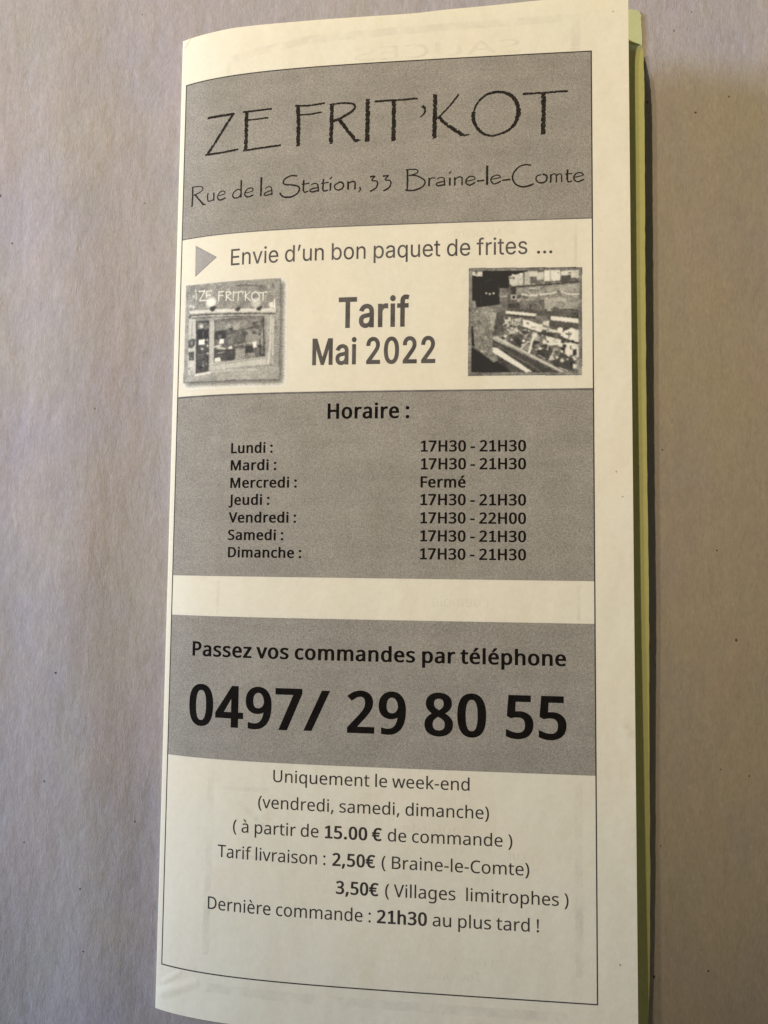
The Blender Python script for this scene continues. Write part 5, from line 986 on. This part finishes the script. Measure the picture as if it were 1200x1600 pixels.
# cover: front page, rounded fold, back page on the table
sec = []
for x in np.linspace(40, X0 + 2.5, 16): sec.append((x, 0.16))
ph0 = math.pi + TH1 + A1; r = (ZSP - 0.16)/(1 - math.cos(ph0))
arc = []
for i in range(14, 0, -1):
    ph = ph0 + (2*math.pi - ph0)*i/14
    arc.append((X0 + r*(math.sin(ph) - math.sin(ph0)), ZSP + r*(-math.cos(ph) + math.cos(ph0))))
sec += arc
n_back = len(sec)
us = STATIONS + [WID]
vs = [0, 1.5, 4, 8] + [14 + 6.0*i for i in range(0, 33)] + [210]
vs = sorted(set(v for v in vs if v <= 210))
def edge_v(u, v):
    o = float(np.interp(u, [p[0] for p in VTOP], [p[1] for p in VTOP]))
    return v + o*max(0.0, 1 - v/8.0)
bm = bmesh.new(); rows = []
for v in vs:
    row = [bm.verts.new((x*MM, (105 - v)*MM, z*MM)) for x, z in sec]
    row += [bm.verts.new(on_cover(u, edge_v(u, v))) for u in us]
    rows.append(row)
for a, b in zip(rows[:-1], rows[1:]):
    for i in range(len(a) - 1):
        bm.faces.new((a[i], b[i], b[i+1], a[i+1]))
cover = link('cover_sheet', bm, M_PAPER, leaflet)
cover['label'] = 'white printed cover page curling up from the fold'
sol = cover.modifiers.new('thickness', 'SOLIDIFY'); sol.thickness = 0.10*MM; sol.offset = -1.0
es = cover.modifiers.new('crisp_rim', 'EDGE_SPLIT'); es.split_angle = math.radians(50)

# yellow inside pages: right-hand edge as (y, x, z), the rest of the page runs back to the fold
def inner_page(edge, top, bottom, flat, seed, label):
    rnd = random.Random(seed); edge = sorted(edge)
    ey, ex, ez = ([e[i] for e in edge] for i in range(3))
    bm = bmesh.new(); rows = []; nx, ny = 60, 140
    for j in range(ny + 1):
        t = j/ny; t = 1 - (1 - t)**1.5; row = []
        for i in range(nx + 1):
            s = 1 - (1 - i/nx)**1.8
            x = X0 + 1.0 + s*(53.5 - X0 - 1.0)
            y0 = float(np.interp(x, *bottom)); y = y0 + t*(float(np.interp(x, *top)) - y0)
            x = X0 + 1.0 + s*(float(np.interp(y, ey, ex)) - X0 - 1.0)
            ze = float(np.interp(y, ey, ez))
            if i == nx: x += rnd.uniform(-0.05, 0.05)
            if flat: z = ze
            else:
                body = max(0.5, min(float(np.interp(x, _px, _pz)) - 1.4 - 0.8*s, 9.3)); f = max(0.0, (s - 0.86)/0.14)
                z = body + (ze - body)*f*f*(3 - 2*f)
            row.append(bm.verts.new((x*MM, y*MM, z*MM)))
        rows.append(row)
    for a, b in zip(rows[:-1], rows[1:]):
        for i in range(nx): bm.faces.new((a[i], a[i+1], b[i+1], b[i]))
    o = link('inner_page', bm, M_YEL, leaflet)
    sm = o.modifiers.new('thickness', 'SOLIDIFY'); sm.thickness = 0.10*MM; sm.offset = -1.0
    es = o.modifiers.new('crisp_rim', 'EDGE_SPLIT'); es.split_angle = math.radians(50)
    o['label'] = label
    return o
inner_page(UPPER_EDGE, ([X0, 40, 50, 54.5], [103.8, 104.2, 104.4, 103.3]), ([X0, 44, 51, 56], [-103.6, -104.2, -112.0, -112.5]), False, 1,
           'upper yellow-green inside page bowing up under the cover')
inner_page(LOWER_EDGE, ([X0, 10, 30, 45, 51.0, 52.2, 53.0, 53.6], [104.0, 104.3, 105.5, 111.6, 114.0, 113.9, 113.5, 112.6]), ([X0, 44, 51, 56], [-103.6, -104.2, -112.0, -112.5]), True, 2,
           'lower yellow-green inside page with a rounded corner, flat on the table')

# ------------------------------------------------------------------ printing helpers
def map_to_cover(bm, h, cut=True):
    """flat (u, v) mesh in mm -> cut at the sheet's own facets -> bent on to the cover"""
    if cut and len(bm.verts):
        lo = min(v.co.x for v in bm.verts); hi = max(v.co.x for v in bm.verts)
        for s in STATIONS:
            if lo + 1e-3 < s < hi - 1e-3:
                bmesh.ops.bisect_plane(bm, geom=bm.verts[:] + bm.edges[:] + bm.faces[:], dist=1e-5, plane_co=(s, 0, 0), plane_no=(1, 0, 0))
    for v in bm.verts:
        v.co = on_cover(v.co.x, v.co.y, h + v.co.z)
    bm.normal_update()
    for f in bm.faces:
        if f.normal.z < 0: f.normal_flip()

def add_poly(bm, pts, z=0.0):
    vs = [bm.verts.new((x, y, z)) for x, y in pts]
    return bm.faces.new(vs)

def add_rect(bm, u0, v0, u1, v1, z=0.0):
    add_poly(bm, [(u0, v0), (u1, v0), (u1, v1), (u0, v1)], z)

G_noto['1'] = '540|100,0 500,0 500,74 345,74 345,700 272,700 95,598 122,530 254,606 254,74 100,74'
_cache = {}
def glyph(font, ch, bold):
    key = (font, ch, bold)
    if key in _cache: return _cache[key]
    s = (G_noto if font == 'noto' else G_inter)[ch]
    adv, rest = s.split('|'); adv = float(adv)
    loops = [[tuple(float(a) for a in p.split(',')) for p in l.split(' ')] for l in rest.split(';') if l]
    # islands (outer run anticlockwise) with their holes (clockwise)
    def area(l): return sum(l[i-1][0]*l[i][1] - l[i][0]*l[i-1][1] for i in range(len(l)))/2
    def has(l, p):
        c = False
        for i in range(len(l)):
            (x0, y0), (x1, y1) = l[i-1], l[i]
            if (p[1] < y0) != (p[1] < y1) and p[0] < (x1-x0)*(p[1]-y0)/(y1-y0) + x0: c = not c
        return c
    big = sorted(loops, key=lambda l: -abs(area(l)))
    depth = [sum(has(o, l[0]) for o in big if o is not l) for l in big]
    loops = [(l if (area(l) > 0) == (d % 2 == 0) else l[::-1]) for l, d in zip(big, depth)]
    if True:
        k_ = {0: 0.13, 1: 1.0, 2: 0.55}[bold]      # a little ink spread even on the light face
        dx, dy = (k_*q for q in BOLD[font])
        out = []
        for l in loops:
            n = len(l); q = []
            for i in range(n):
                ax, ay = l[i-1]; bx, by = l[i]; cx, cy = l[(i+1) % n]
                e1 = Vector((bx-ax, by-ay)); e2 = Vector((cx-bx, cy-by))
                if e1.length < 1e-6 or e2.length < 1e-6: q.append((bx, by)); continue
                n1 = Vector((e1.y, -e1.x)).normalized(); n2 = Vector((e2.y, -e2.x)).normalized()
                k = n1 + n2; d = max(0.35, 1 + n1.dot(n2)); k = k/d
                q.append((bx + dx*k.x, by + dy*k.y))
            out.append(q)
        loops = out; adv += 1.4*dx
    groups = []
    for l, d in zip(loops, depth):
        if d % 2 == 0: groups.append([l])
        else:
            for g in groups:
                if has(g[0], l[0]): g.append(l); break
    _cache[key] = (adv, groups)
    return _cache[key]

BOLD = {'noto': (35, 18), 'inter': (30, 18)}

def add_text(bm, s, font, bold, u0, u1, v, cap, mirror=False):
    pen = 0.0; items = []
    for ch in s:
        if ch == ' ': pen += 235; continue
        adv, loops = glyph(font, ch, bold)
        items.append((pen, loops)); pen += adv
    xs = [x + p for p, gs_ in items for g in gs_ for l in g for x, _ in l]
    lo, hi = min(xs), max(xs); kx = (u1 - u0)/(hi - lo); ky = cap/700.0
    for p, ls in ((p, g) for p, gs_ in items for g in gs_):
        polys = []
        for l in ls:
            polys.append([((u1 - (x + p - lo)*kx) if mirror else (u0 + (x + p - lo)*kx), v - y*ky) for x, y in l])
        flat = [Vector(q) for l in polys for q in l]; edges = []; k = 0
        for l in polys:
            edges += [(k + i, k + (i + 1) % len(l)) for i in range(len(l))]; k += len(l)
        vo, _e, fo, *_r = geometry.delaunay_2d_cdt(flat, edges, [], 0, 1e-6)
        vs = [bm.verts.new((q.x, q.y, 0)) for q in vo]
        for t in fo:
            cx = sum(vo[i].x for i in t)/3; cy = sum(vo[i].y for i in t)/3; w = 0
            for l in polys:
                for i in range(len(l)):
                    (x0, y0), (x1, y1) = l[i-1], l[i]
                    if (y0 <= cy) != (y1 <= cy):
                        if cx < (x1-x0)*(cy-y0)/(y1-y0) + x0: w += 1 if y1 > y0 else -1
            if w: bm.faces.new([vs[i] for i in t])
        for q in vs:
            if not q.link_faces: bm.verts.remove(q)

def smooth_path(P, step):
    if len(P) < 3: return P
    out = []
    Q = [P[0]] + P + [P[-1]]
    for i in range(1, len(Q) - 2):
        p0, p1, p2, p3 = (np.array(q) for q in Q[i-1:i+3])
        n = max(2, int(np.linalg.norm(p2 - p1)/step))
        for k in range(n):
            t = k/n
            out.append(tuple(0.5*((2*p1) + (p2-p0)*t + (2*p0-5*p1+4*p2-p3)*t*t + (3*p1-p0-3*p2+p3)*t**3)))
    out.append(P[-1])
    return out

def add_stroke(bm, w0, w1, sm, P, rough, z, rnd):
    P = [tuple(p) for p in P]
    if sm: P = smooth_path(P, 0.18)
    pts = []
    for a, b in zip(P[:-1], P[1:]):
        a = np.array(a); b = np.array(b); n = max(1, int(np.linalg.norm(b-a)/0.22))
        for k in range(n): pts.append(a + (b-a)*k/n)
    pts.append(np.array(P[-1])); n = len(pts)
    L = []; R = []
    for i, p in enumerate(pts):
        t = pts[min(i+1, n-1)] - pts[max(i-1, 0)]; ln = np.linalg.norm(t) or 1; t = t/ln
        nn = np.array((-t[1], t[0])); w = (w0 + (w1-w0)*i/max(1, n-1))/2
        wl, wr = w*(1 + rnd.uniform(-rough, rough)), w*(1 + rnd.uniform(-rough, rough))
        if rnd.random() < 0.09*rough*3: wl *= 0.55
        if rnd.random() < 0.09*rough*3: wr *= 0.55
        e = rnd.uniform(0, w*0.5) if i in (0, n-1) else 0
        L.append(p + nn*wl + (t*e if i == n-1 else -t*e if i == 0 else 0)); R.append(p - nn*wr)
    lv = [bm.verts.new((p[0], p[1], z)) for p in L]; rv = [bm.verts.new((p[0], p[1], z)) for p in R]
    for i in range(n-1): bm.faces.new((lv[i], lv[i+1], rv[i+1], rv[i]))

# ------------------------------------------------------------------ grey panels and ruled lines
H_PANEL, H_PIC, H_LINE, H_TEXT, H_GHOST = 0.006, 0.008, 0.010, 0.013, 0.022
fl, fr = LAY['fL'], LAY['fR']
for a, b, lab in (('f1', 'p1b', 'grey printed heading panel'), ('p2t', 'p2b', 'grey printed opening hours panel'), ('p3t', 'p3b', 'grey printed telephone panel')):
    bm = bmesh.new(); add_rect(bm, fl, LAY[a], fr, LAY[b]); map_to_cover(bm, H_PANEL)
    o = link('printed_panel', bm, M_PANEL, cover); o['label'] = lab
bm = bmesh.new()
lw = 0.25
add_rect(bm, fl - lw/2, LAY['f1'] - lw/2, fr + lw/2, LAY['f1'] + lw/2)
add_rect(bm, fl - lw/2, LAY['f2'] - lw/2, fr + lw/2, LAY['f2'] + lw/2)
add_rect(bm, fl - lw/2, LAY['f1'] + lw/2, fl + lw/2, LAY['f2'] - lw/2)
add_rect(bm, fr - lw/2, LAY['f1'] + lw/2, fr + lw/2, LAY['f2'] - lw/2)
map_to_cover(bm, H_LINE)
link('ruled_border', bm, M_LINE, cover)
bm = bmesh.new()
add_rect(bm, fl + lw/2, LAY['p1b'] - 0.12, fr - lw/2, LAY['p1b'] + 0.10)
add_rect(bm, fl + lw/2, LAY['p2t'] - 0.22, fr - lw/2, LAY['p2t'] + 0.16)
map_to_cover(bm, H_LINE)
link('ruled_line', bm, mat_toner('soft_toner_line', (0.13, 0.122, 0.112), 0.35), cover)

bm = bmesh.new(); add_poly(bm, [tuple(p) for p in ARROW]); map_to_cover(bm, H_PANEL)
arrow = link('printed_arrow', bm, M_ARROW, cover)
bm = bmesh.new(); rnd = random.Random(3)
a3 = [tuple(p) for p in ARROW]
add_stroke(bm, 0.10, 0.10, 0, [a3[1], a3[2]], 0.1, 0, rnd); add_stroke(bm, 0.07, 0.07, 0, [a3[0], a3[1]], 0.1, 0.001, rnd)
map_to_cover(bm, H_LINE); link('arrow_outline', bm, M_MID, cover)

# ------------------------------------------------------------------ writing
rnd = random.Random(11)
for key, rough, mat in (('heading', 0.22, M_HEAD), ('address', 0.10, M_HEAD)):
    bm = bmesh.new()
    for i, (w0, w1, sm, P) in enumerate(STROKES[key]):
        add_stroke(bm, w0, w1, sm, P, rough, 0.0006*(i % 6), rnd)
    map_to_cover(bm, H_TEXT); link(key, bm, mat, cover)
blocks = {}
for name, s, font, bold, colr, u0, u1, v, cap in TEXT:
    if name not in blocks: blocks[name] = (bmesh.new(), {'mid': M_MID, 'blk': M_BLK, 'txt': M_TXT}[colr])
    add_text(blocks[name][0], s, font, bold, u0, u1, v, cap)
for name, (bm, mat) in blocks.items():
    map_to_cover(bm, H_TEXT); link(name, bm, mat, cover)

# ------------------------------------------------------------------ the two halftone pictures
def inside(U, V, P):
    c = np.zeros(U.shape, bool); n = len(P)
    for i in range(n):
        x0, y0 = P[i-1]; x1, y1 = P[i]
        if y0 == y1: continue
        k = ((V < y0) != (V < y1)) & (U < (x1-x0)*(V-y0)/(y1-y0) + x0)
        c ^= k
    return c

def seg_dist(U, V, P):
    d = np.full(U.shape, 1e9)
    for (x0, y0), (x1, y1) in zip(P[:-1], P[1:]):
        dx, dy = x1-x0, y1-y0; t = np.clip(((U-x0)*dx + (V-y0)*dy)/(dx*dx+dy*dy+1e-12), 0, 1)
        d = np.minimum(d, np.hypot(U-x0-t*dx, V-y0-t*dy))
    return d

def blur(a, k):
    for _ in range(2):
        for ax in (0, 1):
            p = np.pad(a, [(k, k) if i == ax else (0, 0) for i in (0, 1)], mode='edge')
            s = np.cumsum(p, axis=ax); s = np.insert(s, 0, 0, axis=ax)
            n = a.shape[ax]
            a = (np.take(s, range(2*k+1, 2*k+1+n), axis=ax) - np.take(s, range(0, n), axis=ax))/(2*k+1)
    return a

def lin(g): 
    g = g/255.0
    return np.where(g < 0.04045, g/12.92, ((g+0.055)/1.055)**2.4)

def picture(name, data, halo, label):
    q = np.array(data['quad']); pad = 2.2 if halo else 0.15; cell = 0.105
    u = np.arange(q[:, 0].min()-pad, q[:, 0].max()+pad, cell); v = np.arange(q[:, 1].min()-pad, q[:, 1].max()+pad, cell)
    if u[0] < 1.4: u = u[u > 1.4]
    U, V = np.meshgrid(u, v)
    rs = np.random.RandomState(5)
    g = np.full(U.shape, 235.0); keep = inside(U, V, data['quad'])
    hal = np.zeros(U.shape)
    if halo:
        sh = [(x+0.75, y+0.75) for x, y in data['quad']]
        hal = blur(inside(U, V, sh).astype(float), 5)
        g = 235.0 - 125.0*hal
    pic = g.copy()
    for t, k, w, P in data['items']:
        if k == 'p': pic[inside(U, V, P)] = t
        elif k == 's': pic[seg_dist(U, V, P) < w/2] = t
        else:
            x, y = P[0]; r = w
            f = np.clip(1.35 - np.hypot(U-x, V-y)/r, 0, 1); f = f*f*(3-2*f)
            pic = pic + (t-pic)*f
    def unit(k):
        q = blur(rs.normal(0, 1, U.shape), k); return q/q.std()
    pic = blur(pic, 1)*0.85 + pic*0.15
    mid = np.clip(1 - np.abs(pic - 125)/115, 0, 1)
    pic = pic + mid*(unit(1)*6 + unit(2)*5 + unit(4)*6 + unit(9)*6)
    edge = np.hypot(*np.gradient(blur(pic, 2))); pic = pic - 0.4*edge*(rs.rand(*U.shape) > 0.35)
    for t, k, w, P in data['items']:
        if halo and k == 's' and t >= 205 and P[0][1] < 62.5: d = seg_dist(U, V, P); f = np.clip(1.5 - d/(w*0.5), 0, 1)*0.85; pic = pic + (t + 12 - pic)*f
    n = unit(1)*0.4; pic = pic + rs.normal(0, 4, U.shape)
    g = np.where(keep, pic, g + n*12*np.clip(hal*3, 0, 1))
    tone = np.clip(lin(np.clip(g, 20, 240))/lin(np.array(235.0)), 0, 1)
    tone = np.clip((tone - 0.027)/(1-0.027), 0, 1)
    show = keep | (hal > 0.06)
    bm = bmesh.new(); lay = bm.verts.layers.float.new('tone'); vid = {}
    ny, nx = U.shape
    def vert(j, i):
        if (j, i) not in vid:
            x = bm.verts.new(on_cover(U[j, i], V[j, i], H_PIC)); x[lay] = float(tone[j, i]); vid[(j, i)] = x
        return vid[(j, i)]
    for j in range(ny-1):
        for i in range(nx-1):
            if show[j, i] or show[j+1, i+1] and show[j, i+1]:
                bm.faces.new((vert(j, i), vert(j+1, i), vert(j+1, i+1), vert(j, i+1)))
    o = link(name, bm, M_PIC, cover); o['label'] = label
picture('shop_picture', SHOP, True, 'grey printed picture of a shop front')
picture('counter_picture', COUNTER, False, 'grey printed picture of a food counter')

# ------------------------------------------------------------------ print of the other side showing faintly through
rnd = random.Random(8)
def ghost_band(w, *P):
    bm = bmesh.new(); add_stroke(bm, w, w, 0, list(P), 0.12, 0, rnd); map_to_cover(bm, H_GHOST)
    link('show_through_line', bm, M_GHOST, cover)
def ghost_word(s, u0, u1, v, cap):
    bm = bmesh.new(); add_text(bm, s, 'noto', 0, u0, u1, v, cap, True); map_to_cover(bm, H_GHOST)
    link('show_through_word', bm, M_GHOST, cover)
ghost_band(1.7, (12.5, 7.0), (30, 4.6), (51, 4.0), (85.6, 3.35)); ghost_band(1.9, (86.4, 2.8), (86.4, 10.4)); ghost_band(0.9, (12.0, 7.8), (12.0, 10.4))
ghost_band(0.7, (86.4, 121), (86.4, 128)); ghost_band(1.5, (86.2, 159), (86.2, 196)); ghost_band(1.5, (12.4, 82), (12.4, 119.5))
ghost_band(0.7, (12.4, 121), (12.4, 128)); ghost_band(1.5, (11.9, 160), (11.5, 197)); ghost_band(0.6, (86.2, 47), (86.2, 80)); ghost_band(1.8, (12, 203.5), (84, 203.6))
ghost_word('SAUCES', 40.0, 75.0, 10.2, 2.9); ghost_word('Loempia', 57.5, 68.6, 125.6, 2.1)
for s, u0, u1, v in (('curry', 62, 72, 195.0), ('Toulouse', 56.5, 67.5, 198.0), ('Moutarde', 52, 66, 170.2), ('curry', 70, 76, 174.6), ('Toulouse', 62, 73, 184.7), ('Moutarde', 60, 71, 49.5)):
    ghost_word(s, u0, u1, v, 1.7)
ghost_band(0.9, (14.5, 163.5), (24.5, 163.5)); ghost_band(0.8, (14.5, 177), (24, 177)); ghost_band(0.9, (18, 166), (24, 171))
